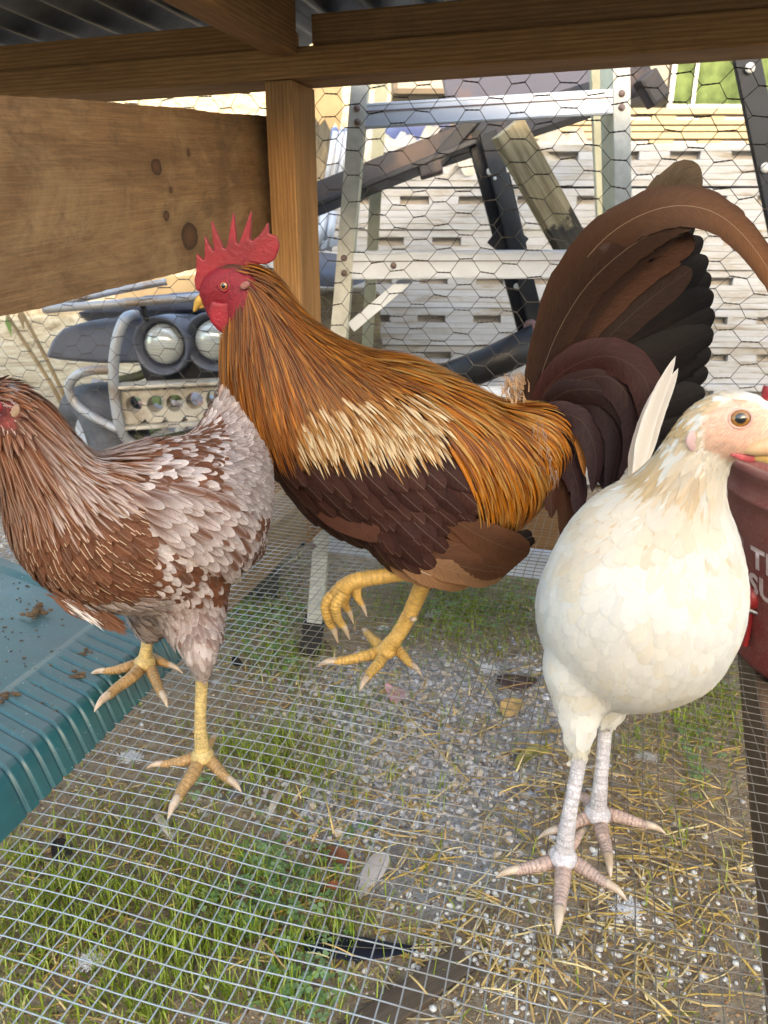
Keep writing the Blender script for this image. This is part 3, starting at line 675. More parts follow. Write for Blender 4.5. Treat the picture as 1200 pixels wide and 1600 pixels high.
# ---------------- small off-road buggy on the left
M_lens = None
def build_buggy():
    global M_lens
    b = NB('headlamp_lens'); f = b.noise(b.coord('Object', scale=(1, 1, 30)), 10, 2)
    b.set(b.ramp(f, [(0.3, (0.44, 0.46, 0.42)), (0.7, (0.72, 0.75, 0.72))]), 0.12, 0.25, 0.9); M_lens = b.m
    M_white = plain('chipped_white_paint', (0.60, 0.56, 0.48), (0.30, 0.22, 0.15), 0.55, 0.1, 9, 0.2, 0.002, lo=0.36, hi=0.52)
    M_tube = plain('grey_bar_paint', (0.42, 0.44, 0.48), (0.28, 0.22, 0.17), 0.45, 0.3, 8, 0.2, 0.001, lo=0.36, hi=0.5)
    M_olive = plain('olive_tube', (0.11, 0.12, 0.075), (0.06, 0.065, 0.04), 0.6, 0.1, 8)
    M_pod = plain('pod_plastic', (0.075, 0.085, 0.13), (0.045, 0.05, 0.08), 0.38, 0, 5, 0.1)
    R = 2.2
    g = empty('buggy', (PT(220, 700, R).x, R+0.3, GZ), 'small off-road buggy with twin round headlamps and a pale tube bull bar', 'buggy')
    def T(nm, pts, rp, m, par=g, n=24, s=10):
        P = [PT(x, y, r) for x, y, r in pts]; return tube(nm, P, rp*mpp(P[0]), m, par, s, n)
    # fender
    out = [(78, 560), (88, 534), (104, 516), (136, 506), (222, 492), (224, 520), (220, 566), (160, 567), (110, 563)]
    extrude_poly('fender', [PT(x, y, R+0.10) for x, y in out], (0.25, -1, 0.2), 0.16, M_slate, g, 0.006, 14)
    out = [(130, 506), (210, 482), (330, 470), (330, 500), (200, 506)]
    extrude_poly('hood', [PT(x, y, R+0.30) for x, y in out], (0, -1, 0.5), 0.20, M_slate, g, 0.008, 10)
    # lamp pods
    for i, (lx, ly) in enumerate(((258, 532), (337, 526))):
        c = PT(lx, ly, R+0.02); ax = Vector((-0.14, -1, 0.05))
        pod = lathe('lamp_pod', [(0.0, -0.34), (0.05, -0.32), (0.075, -0.22), (0.084, -0.06), (0.083, 0.018), (0.079, 0.022), (0.072, 0.018), (0.064, -0.006), (0.055, -0.012), (0.0, -0.012)], c + Vector((-0.006, 0, -0.014)), M_slate, g, 40, ax)
        lathe('lamp_bezel', [(0.0785, 0.0185), (0.0735, 0.0195), (0.0660, -0.002), (0.0560, -0.009)], c + Vector((-0.006, 0, -0.014)), M_pod, pod, 40, ax)
        lathe('headlamp', [(0.0, 0.030), (0.020, 0.028), (0.040, 0.021), (0.052, 0.010), (0.057, -0.006)], c + Vector((-0.004, -0.004, -0.010)), M_lens, pod, 36, ax)
    extrude_poly('nose', [PT(x, y, R+0.09) for x, y in ((228, 510), (380, 500), (380, 600), (240, 604), (222, 560))], (0, -1, 0), 0.10, M_black, g, 0.006, 8)
    extrude_poly('windscreen_base', [PT(x, y, R+0.3) for x, y in ((232, 503), (262, 480), (360, 468), (360, 505))], (0, -1, 0.3), 0.02, plain('sage_panel', (0.26, 0.32, 0.28), (0.2, 0.25, 0.22), 0.4), g)
    # bull bar
    T('bull_bar', [(212, 492, R+0.02), (196, 498, R-0.03), (183, 530, R-0.05), (177, 580, R-0.05), (180, 625, R-0.05), (188, 668, R-0.05), (206, 692, R-0.03), (260, 712, R)], 8.2, M_tube, n=40)
    T('side_loop', [(182, 578, R-0.05), (140, 579, R-0.04), (116, 590, R-0.02), (108, 608, R), (120, 632, R), (150, 654, R-0.03), (186, 672, R-0.05)], 7.5, M_tube, n=40)
    T('lower_tube', [(205, 680, R+0.02), (240, 690, R), (285, 682, R), (350, 668, R)], 9, M_olive)
    T('lower_tube', [(180, 596, R+0.12), (215, 588, R+0.10), (232, 580, R+0.10)], 7, M_olive)
    # drilled bumper: one plate with round holes
    cs = [(209, 632), (243, 631), (273, 630), (304, 626), (335, 623)]; y0t = lambda x: 606 - (x-185)*0.045; y0b = lambda x: 664 - (x-185)*0.06
    bmx = bmesh.new(); xs = [184] + [ (cs[i][0]+cs[i+1][0])/2 for i in range(4)] + [356]
    nn = 20
    for i, (cx, cyy) in enumerate(cs):
        xa, xb = xs[i], xs[i+1]; hole, edge = [], []
        for k in range(nn):
            a = 2*math.pi*k/nn; dx, dy = math.cos(a), math.sin(a)
            hole.append((cx+13.5*dx, cyy+13.5*dy))
            tx = ((xb-cx)/dx if dx > 1e-6 else ((xa-cx)/dx if dx < -1e-6 else 1e9)); ty = ((y0b(cx)-cyy)/dy if dy > 1e-6 else ((y0t(cx)-cyy)/dy if dy < -1e-6 else 1e9))
            t = min(tx, ty); ex, ey = cx+dx*t, cyy+dy*t
            edge.append((ex, min(max(ey, y0t(ex)), y0b(ex)) if t == tx else (y0b(ex) if dy > 0 else y0t(ex))))
        hv = [bmx.verts.new(PT(x, y, R-0.03)) for x, y in hole]; ev = [bmx.verts.new(PT(x, y, R-0.03)) for x, y in edge]
        for k in range(nn): bmx.faces.new((hv[k], hv[(k+1) % nn], ev[(k+1) % nn], ev[k]))
    me = bpy.data.meshes.new('bumper'); bmx.to_mesh(me); bmx.free(); o = link('bumper', me, M_white, g); s = o.modifiers.new('t', 'SOLIDIFY'); s.thickness = 0.05; s.offset = -1
    board('bumper_lip', PT(184, 603, R-0.02), PT(356, 595, R-0.02), UP, 0.07, 0.010, M_white, o, 0.003)
    board('bumper_lip', PT(186, 667, R-0.02), PT(356, 656, R-0.02), UP, 0.07, 0.010, M_white, o, 0.003)
    # rack rails above
    T('rack_rail', [(68, 483, R-0.12), (150, 477, R-0.12), (345, 462, R-0.05)], 6.5, M_tube)
    T('rack_rail', [(86, 476, R+0.2), (180, 455, R+0.25), (260, 440, R+0.3)], 5.5, M_tube)
    T('rack_strut', [(222, 474, R-0.08), (232, 508, R+0.05)], 5, M_black, n=6)
    # wheel with a worn tyre, turned a little
    c = PT(165, 700, R+0.13); ax = Vector((-1, -0.75, 0)); rr = c.z-GZ
    wh = lathe('wheel', [(0.0, 0.05), (rr*0.4, 0.05), (rr*0.5, 0.06)], c, M_alu, g, 24, ax)
    lathe('tyre', [(rr*0.5, 0.06), (rr*0.62, 0.085), (rr*0.85, 0.09), (rr*0.97, 0.07), (rr, 0.03), (rr, -0.03), (rr*0.97, -0.07), (rr*0.85, -0.09), (rr*0.5, -0.07)], c, plain('dusty_tyre', (0.13, 0.14, 0.17), (0.05, 0.055, 0.065), 0.8, 0, 9, 0.5, 0.004), wh, 40, ax)
    c2 = PT(420, 650, R+0.35); lathe('tyre', [(rr*0.5, 0.06), (rr*0.62, 0.085), (rr*0.97, 0.07), (rr, 0.0), (rr*0.97, -0.07), (rr*0.5, -0.07)], (c2.x, c2.y, GZ+rr), M_rubber, g, 40, ax)
    # chain hanging from the bumper
    ch = empty('chain', PT(330, 640, R-0.08), 'rusty chain hanging in front of the drilled bumper', 'chain')
    pth = catmull([PT(346, 592, R-0.07), PT(340, 612, R-0.09), PT(326, 640, R-0.09), PT(316, 662, R-0.08), PT(308, 680, R-0.07)], 14)
    for k in range(13):
        a, b_ = Vector(pth[k]), Vector(pth[k+1]); m = (a+b_)/2; t = (b_-a).normalized(); s_ = t.cross(Vector((0, 1, 0))) if k % 2 else Vector((0, 1, 0)); s_ = (s_-t*s_.dot(t)).normalized()
        ln = (b_-a).length*0.72; loop = [m + t*math.cos(q_)*ln + s_*math.sin(q_)*ln*0.5 for q_ in [2*math.pi*j/12 for j in range(13)]]
        V, F = tube_geo(loop, 0.0028, 6, caps=False); mesh('chain_link', V, F, M_rivet, ch, True)
build_buggy()
def build_left_odds():
    M_pink = plain('pink_cloth', (0.42, 0.20, 0.27), (0.22, 0.11, 0.16), 0.9, 0, 40, 0.4, 0.004)
    def cloth(nm, lab, P, R0, m, hh):
        V, F = [], []; nx, ny = 30, 12
        for j in range(ny+1):
            for i in range(nx+1):
                s, t = i/nx, j/ny; x = P[0]+(P[1]-P[0])*s; y = P[2]+(P[3]-P[2])*t
                p = PT(x, y, R0 + (1-t)*0.16 - 0.02*math.sin(s*14)); p.z += hh*math.sin(s*17+t*6)*0.5 + hh*0.4*math.sin(s*37); V.append(p)
        for j in range(ny):
            for i in range(nx): a = j*(nx+1)+i; F.append((a, a+1, a+nx+2, a+nx+1))
        o = mesh(nm, V, F, m, None, True); s_ = o.modifiers.new('t', 'SOLIDIFY'); s_.thickness = 0.006; tag(o, lab, 'cloth'); return o
    o = cloth('cloth', 'crumpled pink patterned cloth under the buggy bumper', (225, 350, 690, 730), 1.72, M_pink, 0.012)
    b = box('storage_tub', PT(300, 790, 1.8)-UP*0.05, (1, 0.1, 0), UP, (0.42, 0.3, 0.30), plain('dark_tub', (0.06, 0.065, 0.06), (0.04, 0.04, 0.04), 0.5), None, 0.02); tag(b, 'dark plastic tub carrying the pink cloth', 'tub')
    # pale board lying behind the rack
    o = board('pine_board', PT(180, 462, 3.1), PT(360, 448, 3.2), (0, -1, 0.3), 0.11, 0.02, M_ply, None); tag(o, 'pale pine board lying on the buggy rack behind the rails', 'board')
    # two leaning dry stems
    M_stem = plain('dry_stem', (0.34, 0.25, 0.13), (0.22, 0.15, 0.08), 0.8)
    for i, (P, lab) in enumerate((([(10, 490), (45, 545), (80, 600), (112, 655)], 'thin dry twig with a green leaf leaning nearest the left edge'), ([(30, 480), (62, 540), (92, 600), (120, 660)], 'thin dry twig leaning towards the buggy loop'))):
        st = empty('dry_twig', PT(P[-1][0], P[-1][1], 2.6), lab, 'twig'); Q = [PT(x, y, 2.6) for x, y in P]; e = Vector(Q[-1]); Q.append(Vector((e.x+0.14, e.y, GZ)))
        tube('stalk', Q, [0.006, 0.0065, 0.007, 0.008, 0.009], M_stem, st, 7, 24)
        a = Q[0]; mesh('leaf', [a, a+Vector((0.014, -0.004, -0.03)), a+Vector((0.004, 0, -0.075)), a+Vector((-0.012, 0.004, -0.03))], [(0, 1, 2, 3)], plain('green_leaf', (0.16, 0.26, 0.06), rough=0.5) if i == 0 else M_stem, st)
    # rubble heap of stones, bricks and scraps
    V, F, C = [], [], []; 
    rub = []
    for k in range(260):
        x = random.uniform(-1.6, -0.45); y = random.uniform(2.5, 4.3); s = random.uniform(0.015, 0.06)
        bmx = bmesh.new(); bmesh.ops.create_icosphere(bmx, subdivisions=1, radius=1)
        rot = Matrix.Rotation(random.random()*6, 3, Vector((random.random(), random.random(), random.random())))
        sc = Vector((random.uniform(0.6, 1.5), random.uniform(0.6, 1.3), random.uniform(0.4, 0.9)))
        b0 = len(V); c = random.choice([(0.30, 0.26, 0.25), (0.18, 0.19, 0.22), (0.36, 0.22, 0.20), (0.42, 0.36, 0.28), (0.26, 0.30, 0.36), (0.10, 0.13, 0.05)])
        for v in bmx.verts:
            q = rot @ Vector((v.co.x*sc.x, v.co.y*sc.y, v.co.z*sc.z))*s*(1+random.uniform(-.15, .15)); V.append((x+q.x, y+q.y, gh(x, y)+s*0.3+q.z)); C.append(c)
        for f in bmx.faces: F.append(tuple(b0+v.index for v in f.verts))
        bmx.free()
    o = mesh('rubble', V, F, ATT_MAT('rubble_stone', 0.85), None); setcol(o, C); tag(o, 'heap of mixed stones and scraps on the ground behind the buggy', None, None, 'stuff')
def ATT_MAT(name, rough=0.8, spec=0.3, bump=0.3, scale=120, var=0.35, trans=0.0):
    b = NB(name); a = b.n('ShaderNodeAttribute'); a.attribute_name = 'col'
    g = b.n('ShaderNodeNewGeometry'); f = b.noise(g.outputs['Position'], scale, 4, 0.65)
    col = b.mix(var, a.outputs['Color'], b.ramp(f, [(0.3, 0.35), (0.7, 1.5)]), 'MULTIPLY')
    if bump: b.bump(f, bump, 0.003)
    b.set(col, rough, 0, spec)
    if trans:
        out = b.t.nodes['Material Output']; tr = b.n('ShaderNodeBsdfTranslucent'); b.l(col, tr.inputs[0]); mx = b.n('ShaderNodeMixShader'); mx.inputs[0].default_value = trans
        b.l(b.b.outputs[0], mx.inputs[1]); b.l(tr.outputs[0], mx.inputs[2]); b.l(mx.outputs[0], out.inputs[0])
    return b.m
def setcol(o, C, name='col'):
    me = o.data; at = me.color_attributes.new(name, 'FLOAT_COLOR', 'POINT')
    arr = np.ones((len(me.vertices), 4), np.float32); C = np.asarray(C, np.float32); arr[:, :C.shape[1]] = C
    at.data.foreach_set('color', arr.ravel())
build_left_odds()
# ================================================================= BIRDS
def S(r, g, b, k=1.0):
    f = lambda c: ((c/255+0.055)/1.055)**2.4 if c > 10 else c/255/12.92
    return np.array([min(0.9, f(r)*k), min(0.9, f(g)*k), min(0.9, f(b)*k)])
def inpoly(x, y, P):
    r = False; n = len(P); j = n-1
    for i in range(n):
        xi, yi = P[i]; xj, yj = P[j]
        if (yi > y) != (yj > y) and x < (xj-xi)*(y-yi)/(yj-yi)+xi: r = not r
        j = i
    return r
def feather_mat(name, rough=0.42, spec=0.5, sheen=0.25, trans=0.0, barb=0.5, shaftcol=(0.8, 0.72, 0.55), freq=9.0):
    b = NB(name); a = b.n('ShaderNodeAttribute'); a.attribute_name = 'col'
    uv = b.n('ShaderNodeUVMap'); uv.uv_map = 'fuv'; s = b.n('ShaderNodeSeparateXYZ'); b.l(uv.outputs[0], s.inputs[0])
    au = b.math('ABSOLUTE', s.outputs[0]); w_ = b.math('SUBTRACT', s.outputs[1], b.math('MULTIPLY', au, 1.4))
    cx = b.n('ShaderNodeCombineXYZ'); b.l(b.math('MULTIPLY', w_, freq), cx.inputs[0]); b.l(b.math('MULTIPLY', s.outputs[0], 0.9), cx.inputs[1])
    f = b.noise(cx.outputs[0], 1.6, 3, 0.65)
    tone = b.ramp(f, [(0.30, 1.0-barb), (0.70, 1.0+barb*0.75)])
    col = b.mix(1.0, a.outputs['Color'], tone, 'MULTIPLY')
    sh = b.math('MULTIPLY', b.ramp(au, [(0.012, 1.0), (0.034, 0.0)]), a.outputs['Alpha'])
    col = b.mix(sh, col, shaftcol)
    b.bump(f, 0.35, 0.0012)
    b.set(col, rough, 0, spec); b.b.inputs['Sheen Weight'].default_value = sheen; b.b.inputs['Sheen Roughness'].default_value = 0.45
    if trans:
        out = b.t.nodes['Material Output']; tr = b.n('ShaderNodeBsdfTranslucent'); b.l(col, tr.inputs[0]); mx = b.n('ShaderNodeMixShader'); mx.inputs[0].default_value = trans
        b.l(b.b.outputs[0], mx.inputs[1]); b.l(tr.outputs[0], mx.inputs[2]); b.l(mx.outputs[0], out.inputs[0])
    return b.m
M_feather = feather_mat('feather', 0.6, 0.14, 0.0, 0.10, 0.4)
M_satin = feather_mat('satin_feather', 0.36, 0.20, 0.0, 0.12, 0.3, (0.55, 0.36, 0.14))
M_soft = feather_mat('soft_feather', 0.7, 0.2, 0.15, 0.2, 0.14)
M_sickle = feather_mat('sickle_feather', 0.5, 0.15, 0.0, 0.12, 0.28, (0.34, 0.25, 0.17), 5.5)
M_tail = feather_mat('tail_feather', 0.5, 0.10, 0.0, 0.05, 0.45, (0.10, 0.065, 0.04), 5.0)

PROF = {
 'lance': lambda t: (min(1, t*5+0.25))*max(0.0, 1-t**2.6)**0.9,
 'round': lambda t: (0.45+0.55*min(1, t*3))*math.sqrt(max(0.0, 1-(max(0, t-0.5)/0.5)**2.4)),
 'hair':  lambda t: 1-0.8*t,
 'sickle': lambda t: (0.35+0.65*min(1, t*4))*max(0.0, 1-t**4)**0.8,
 'plume': lambda t: (0.25+0.75*min(1, t*2.2))*math.sqrt(max(0.0, 1-(max(0, t-0.75)/0.25)**2.2)),
}
class Plumage:
    def __init__(s): s.V, s.F, s.C, s.U = [], [], [], []
    def add(s, path, nrm, W, prof, c0, c1, ce=None, shaft=0.0, camber=0.25, cols=3, jag=0.0, edge=0.7, pw=1.0):
        nn = isinstance(nrm, (list, tuple)); TT = None
        if prof in ('round', 'plume'):
            m = len(path); TT = [i/(m-1) for i in range(m-1)] + [1-0.5/(m-1), 1-0.2/(m-1), 1-0.06/(m-1), 1.0]
            def at(L_, t):
                f = t*(m-1); i = min(int(f), m-2); return L_[i].lerp(L_[i+1], f-i)
            if nn: nrm = [at(nrm, t) for t in TT]
            path = [at(path, t) for t in TT]
        n = len(path); b0 = len(s.V); L = 0.0; pf = PROF[prof]; h = (cols-1)//2
        for i in range(n):
            t = TT[i] if TT else i/(n-1); p = path[i]
            if i: L += (path[i]-path[i-1]).length
            tg = (path[min(i+1, n-1)]-path[max(i-1, 0)]).normalized(); nm = nrm[i] if nn else nrm
            bi = nm.cross(tg); bi = bi.normalized() if bi.length > 1e-6 else Vector((1, 0, 0)); n2 = tg.cross(bi)
            wt = W*pf(t); c = c0+(c1-c0)*(t**pw)
            for k in range(cols):
                u = (k-h)/h; ww = wt*u
                if jag and abs(u) > 0.9: ww *= 1-jag*random.random()**2
                s.V.append(p + bi*ww + n2*(camber*wt*(1-u*u) - camber*wt*0.5))
                cc = c if ce is None else c+(ce-c)*(abs(u)**2*edge)
                s.C.append((cc[0], cc[1], cc[2], shaft)); s.U.append((ww*100, L*100))
        for i in range(n-1):
            for k in range(cols-1):
                a = b0+i*cols+k; s.F.append((a, a+1, a+cols+1, a+cols))
    def build(s, name, mat, parent, kind='stuff'):
        o = mesh(name, s.V, s.F, mat, parent, True); me = o.data
        at = me.color_attributes.new('col', 'FLOAT_COLOR', 'POINT'); at.data.foreach_set('color', np.asarray(s.C, np.float32).ravel())
        uv = me.uv_layers.new(name='fuv'); li = np.zeros(len(me.loops), np.int32); me.loops.foreach_get('vertex_index', li)
        uv.data.foreach_set('uv', np.asarray(s.U, np.float32)[li].ravel())
        if kind: o['kind'] = kind
        return o
def body_mesh(name, chains, voxel, it, mat, parent, colfn):
    """one continuous skin grown over chains of spheres; each key = (px, py, radius in px, distance, depth squash)"""
    bm = bmesh.new()
    for ch in chains:
        K = []
        for px, py, rp, R, sq in ch:
            p = PT(px, py, R); K.append((p.x, p.y, p.z, rp*mpp(p), sq))
        n = max(2, int(sum((Vector(K[i+1][:3])-Vector(K[i][:3])).length for i in range(len(K)-1))/0.006)+2) if len(K) > 1 else 1
        Q = catmull(K, n) if len(K) > 1 else K
        for q in Q:
            M = Matrix.Translation(Vector(q[:3])) @ Matrix.Diagonal((q[3], q[3]*q[4], q[3], 1))
            bmesh.ops.create_icosphere(bm, subdivisions=3, radius=1, matrix=M)
    me = bpy.data.meshes.new(name); bm.to_mesh(me); bm.free(); o = link(name, me, mat, parent)
    bake(o, voxel, it)
    C = [tuple(colfn(*PR(v.co), v.co)) for v in o.data.vertices]; setcol(o, C)
    return o
def bvh_of(o):
    me = o.data; return BVHTree.FromPolygons([v.co.copy() for v in me.vertices], [tuple(p.vertices) for p in me.polygons])
def roots(o, spacing, n, keep):
    """spread roots over the skin with a least distance between them"""
    me = o.data; me.calc_loop_triangles(); tr = me.loop_triangles; co = [v.co for v in me.vertices]
    ar = np.array([t.area for t in tr]); ar = ar/ar.sum(); idx = rng.choice(len(tr), n, p=ar); out = []; grid = {}
    for i in idx:
        a, b, c = [co[j] for j in tr[i].vertices]; u, v = random.random(), random.random()
        if u+v > 1: u, v = 1-u, 1-v
        p = a+(b-a)*u+(c-a)*v; x, y = PR(p); sp = keep(x, y, p, tr[i].normal)
        if not sp: continue
        sp = spacing*(sp if sp is not True else 1)
        k = (int(p.x/spacing), int(p.y/spacing), int(p.z/spacing)); ok = True
        for dx in (-1, 0, 1):
            for dy in (-1, 0, 1):
                for dz in (-1, 0, 1):
                    for q in grid.get((k[0]+dx, k[1]+dy, k[2]+dz), ()):
                        if (q-p).length < sp: ok = False; break
                    if not ok: break
                if not ok: break
            if not ok: break
        if ok: grid.setdefault(k, []).append(p); out.append((p, Vector(tr[i].normal), x, y))
    return out
def idw(keys, x, y, power=3.0):
    W = 0; d = np.zeros(3)
    for k in keys:
        r = math.hypot(x-k[0], y-k[1])+8.0; w_ = r**-power; v = np.array(k[2:5] if len(k) > 4 else (k[2], k[3], 0.0)); v = v/np.linalg.norm(v); d += w_*v; W += w_
    return Vector((d[0], d[2], -d[1])).normalized()
def grow(bvh, p, nr, d, L, n, l0, l1, droop=0.0, cling=0.6):
    d = (d - nr*d.dot(nr)); d = d.normalized() if d.length > 1e-6 else Vector((0, 0, -1)); st = L/(n-1)
    P = [p+nr*l0]; N = [nr]; q = P[0]
    for i in range(1, n):
        t = i/(n-1); lf = l0+(l1-l0)*t
        d = (d + Vector((0, 0, -droop*t))).normalized(); q2 = q+d*st
        loc, nn, ix, dist = bvh.find_nearest(q2)
        if loc is not None:
            sd = (q2-loc).dot(nn)
            if sd < lf: q2 = q2 + nn*(lf-sd)
            elif sd < lf*4+0.006: q2 = q2 - nn*(sd-lf)*cling
            nr = (nr*0.4+nn*0.6).normalized()
        dd = q2-q; d = dd.normalized() if dd.length > 1e-7 else d; q = q2; P.append(q); N.append(nr)
    return P, N
def mixc(*cw):
    return sum(c*w_ for c, w_ in cw)/sum(w_ for _, w_ in cw)
def jit(c, a=0.18): return c*(1+random.uniform(-a, a))
def skin_mat(name, rough=0.5, sss=0.0, scale=260, bump=0.4, var=0.3):
    m = ATT_MAT(name, rough, 0.4, bump, scale, var)
    if sss:
        b = m.node_tree.nodes['Principled BSDF']; b.inputs['Subsurface Weight'].default_value = sss; b.inputs['Subsurface Radius'].default_value = (0.004, 0.0012, 0.0008); b.inputs['Subsurface Scale'].default_value = 1.0
    return m
M_skin = skin_mat('bird_skin', 0.62)
M_comb = plain('comb_red', (0.27, 0.008, 0.015), (0.16, 0.004, 0.008), 0.5, 0, 45, 0.4, 0.0016)
M_wattle = plain('wattle_red', (0.30, 0.009, 0.020), (0.18, 0.004, 0.010), 0.48, 0, 55, 0.5, 0.0016)
def horn_mat(name, c, c2): return plain(name, c, c2, 0.35, 0, 90, 0.1, 0.0004)
M_beak = horn_mat('yellow_horn', (0.62, 0.38, 0.07), (0.42, 0.24, 0.06))
M_claw = horn_mat('pale_claw', (0.58, 0.47, 0.36), (0.42, 0.30, 0.20))
def eye_mat(name, iris):
    b = NB(name); c = b.n('ShaderNodeTexCoord'); s = b.n('ShaderNodeSeparateXYZ'); b.l(c.outputs['Object'], s.inputs[0])
    col = b.ramp(s.outputs[2], [(0.60, (0.05, 0.03, 0.02)), (0.68, tuple(x*0.55 for x in iris)), (0.76, iris), (0.86, tuple(x*1.1 for x in iris)), (0.893, (0.004, 0.004, 0.004))])
    return b.set(col, 0.04, 0, 0.9)
def eye(c, ax, r, iris, parent):
    V, F = [], []; n = 24
    for i in range(13):
        a = math.pi*i/12
        for k in range(n): V.append((math.sin(a)*math.cos(2*math.pi*k/n), math.sin(a)*math.sin(2*math.pi*k/n), math.cos(a)))
    for i in range(12):
        for k in range(n): F.append((i*n+k, i*n+(k+1) % n, (i+1)*n+(k+1) % n, (i+1)*n+k))
    M = frame(c, Vector(ax).cross(Vector((0.1, 0.2, 1))), ax); M = M @ Matrix.Diagonal((r, r, r*0.8, 1))
    return mesh('eye', V, F, eye_mat('eye_iris', iris), parent, True, M)
def ring(nm, c, ax, r, th, mat, parent, flat=0.9):
    ax = Vector(ax).normalized(); u = ax.cross(Vector((0, 0, 1))).normalized(); v = u.cross(ax)
    P = [c + u*math.cos(a)*r + v*math.sin(a)*r*flat for a in [2*math.pi*k/28 for k in range(29)]]
    V, F = tube_geo(P, th, 8, caps=False); return mesh(nm, V, F, mat, parent, True)
# ---- legs and feet with overlapping scutes
def scaly(path, r0, r1, V, F, C, col, rings, amp=0.07, sides=12, dark=0.45, n=None, flat=1.0, tipc=None):
    n = n or rings*4+1; P = catmull([tuple(p) for p in path], n); b0 = len(V); rad = []; sh = []
    for i in range(n):
        t = i/(n-1); ph = (t*rings) % 1.0
        r = np.interp(t, np.linspace(0, 1, len(r0)), r0) if hasattr(r0, '__len__') else r0+(r1-r0)*t
        rad.append(float(r*(1-amp+amp*2*ph if ph < 0.85 else 1+amp-amp*2*(ph-0.85)/0.15))); sh.append(1-dark*(1 if ph < 0.12 else 0)*random.uniform(0.5, 1))
    tube_geo(P, rad, sides, V, F)
    for i in range(n):
        t = i/(n-1); base = col if tipc is None else col+(tipc-col)*t
        for k in range(sides): C.append(tuple(base*sh[i]*random.uniform(0.9, 1.1)))
def foot_leg(parent, shank, sr, toes, col, hallux=None, scut=26, palm=0.008, toecol=None, dark=0.45, clawmat=None, zf=0.0):
    """shank: 3-D points from hock to ankle; toes: lists of 3-D points from the palm outwards; last point carries the claw"""
    V, F, C = [], [], []
    scaly(shank, sr, None, V, F, C, col, scut, 0.022, 16, dark*0.4)
    an = Vector(shank[-1]); b0 = len(V)
    bmx = bmesh.new(); bmesh.ops.create_icosphere(bmx, subdivisions=3, radius=1, matrix=Matrix.Translation(an + Vector((0, 0, -palm*0.2))) @ Matrix.Diagonal((palm*1.1, palm*1.2, palm*0.85, 1)))
    for v in bmx.verts: V.append(v.co.copy()); C.append(tuple(col*random.uniform(0.85, 1.05)))
    for f in bmx.faces: F.append(tuple(b0+v.index for v in f.verts))
    bmx.free()
    claws = []
    for T, r0, r1 in toes:
        scaly(T, [r0*1.12, r0, r0*0.92, (r0+r1)/2*0.98, r1*1.08, r1], None, V, F, C, toecol if toecol is not None else col, 12, 0.065, 14, dark*0.9, tipc=None)
        a, b_ = Vector(T[-2]), Vector(T[-1]); d = (b_-a).normalized(); claws.append((b_, d, r1))
    o = mesh('leg', V, F, M_leg, parent, True); setcol(o, C)
    for b_, d, r1 in claws:
        L = r1*4.2; dn = Vector((0, 0, -1)); P = [b_-d*r1*0.6+Vector((0, 0, r1*0.15)), b_+d*L*0.35+Vector((0, 0, r1*0.25)), b_+d*L*0.7+dn*r1*0.15, b_+d*L+dn*r1*0.85]
        tube('claw', P, [r1*0.92, r1*0.78, r1*0.5, r1*0.12], clawmat or M_claw, o, 10, 12)
    return o
def _leg():
    b = NB('scaly_leg'); a = b.n('ShaderNodeAttribute'); a.attribute_name = 'col'; g = b.n('ShaderNodeNewGeometry')
    vo = b.n('ShaderNodeTexVoronoi', feature='DISTANCE_TO_EDGE'); vo.inputs['Scale'].default_value = 420; b.l(g.outputs['Position'], vo.inputs['Vector'])
    f = b.noise(g.outputs['Position'], 150, 5, 0.7)
    col = b.mix(0.55, a.outputs['Color'], b.ramp(f, [(0.3, 0.45), (0.7, 1.4)]), 'MULTIPLY')
    col = b.mix(b.math('MULTIPLY', b.ramp(vo.outputs[0], [(0.0, 1.0), (0.09, 0.0)]), 0.45), col, (0.16, 0.10, 0.05))
    b.bump(b.ramp(vo.outputs[0], [(0.0, 0.0), (0.12, 1.0)]), 0.5, 0.0008); return b.set(col, 0.42, 0, 0.5)
M_leg = _leg()
def toe(px_list, z=0.0, r=0.0042, arch=0.004):
    out = []
    for i, (x, y) in enumerate(px_list):
        t = i/(len(px_list)-1); p = PZ(x, y, z + r + arch*math.sin(math.pi*min(1, t*1.15))*(1-t)); p.z += 0.0; out.append(p)
    return out
def big_feather(name, pts, nrm, W, prof, c0, c1, ce, parent, mat=None, rows=30, cols=9, camber=0.12, jag=0.12, shaft=0.6, splits=3, pw=1.0):
    P = [Vector(p) for p in catmull([tuple(p) for p in pts], rows)]; pl = Plumage()
    pl.add(P, nrm, W, prof, c0, c1, ce, shaft, camber, cols, jag, 0.8, pw)
    for s in range(splits):                                   # parted vanes
        i = random.randint(rows//3, rows-3); side = random.choice((0, cols-1))
        a = i*cols+side; tg = (P[i]-P[i-2]).normalized()
        pl.V[a] = pl.V[a] - tg*W*random.uniform(0.2, 0.6)
    return pl.build(name, mat or M_tail, parent, None)

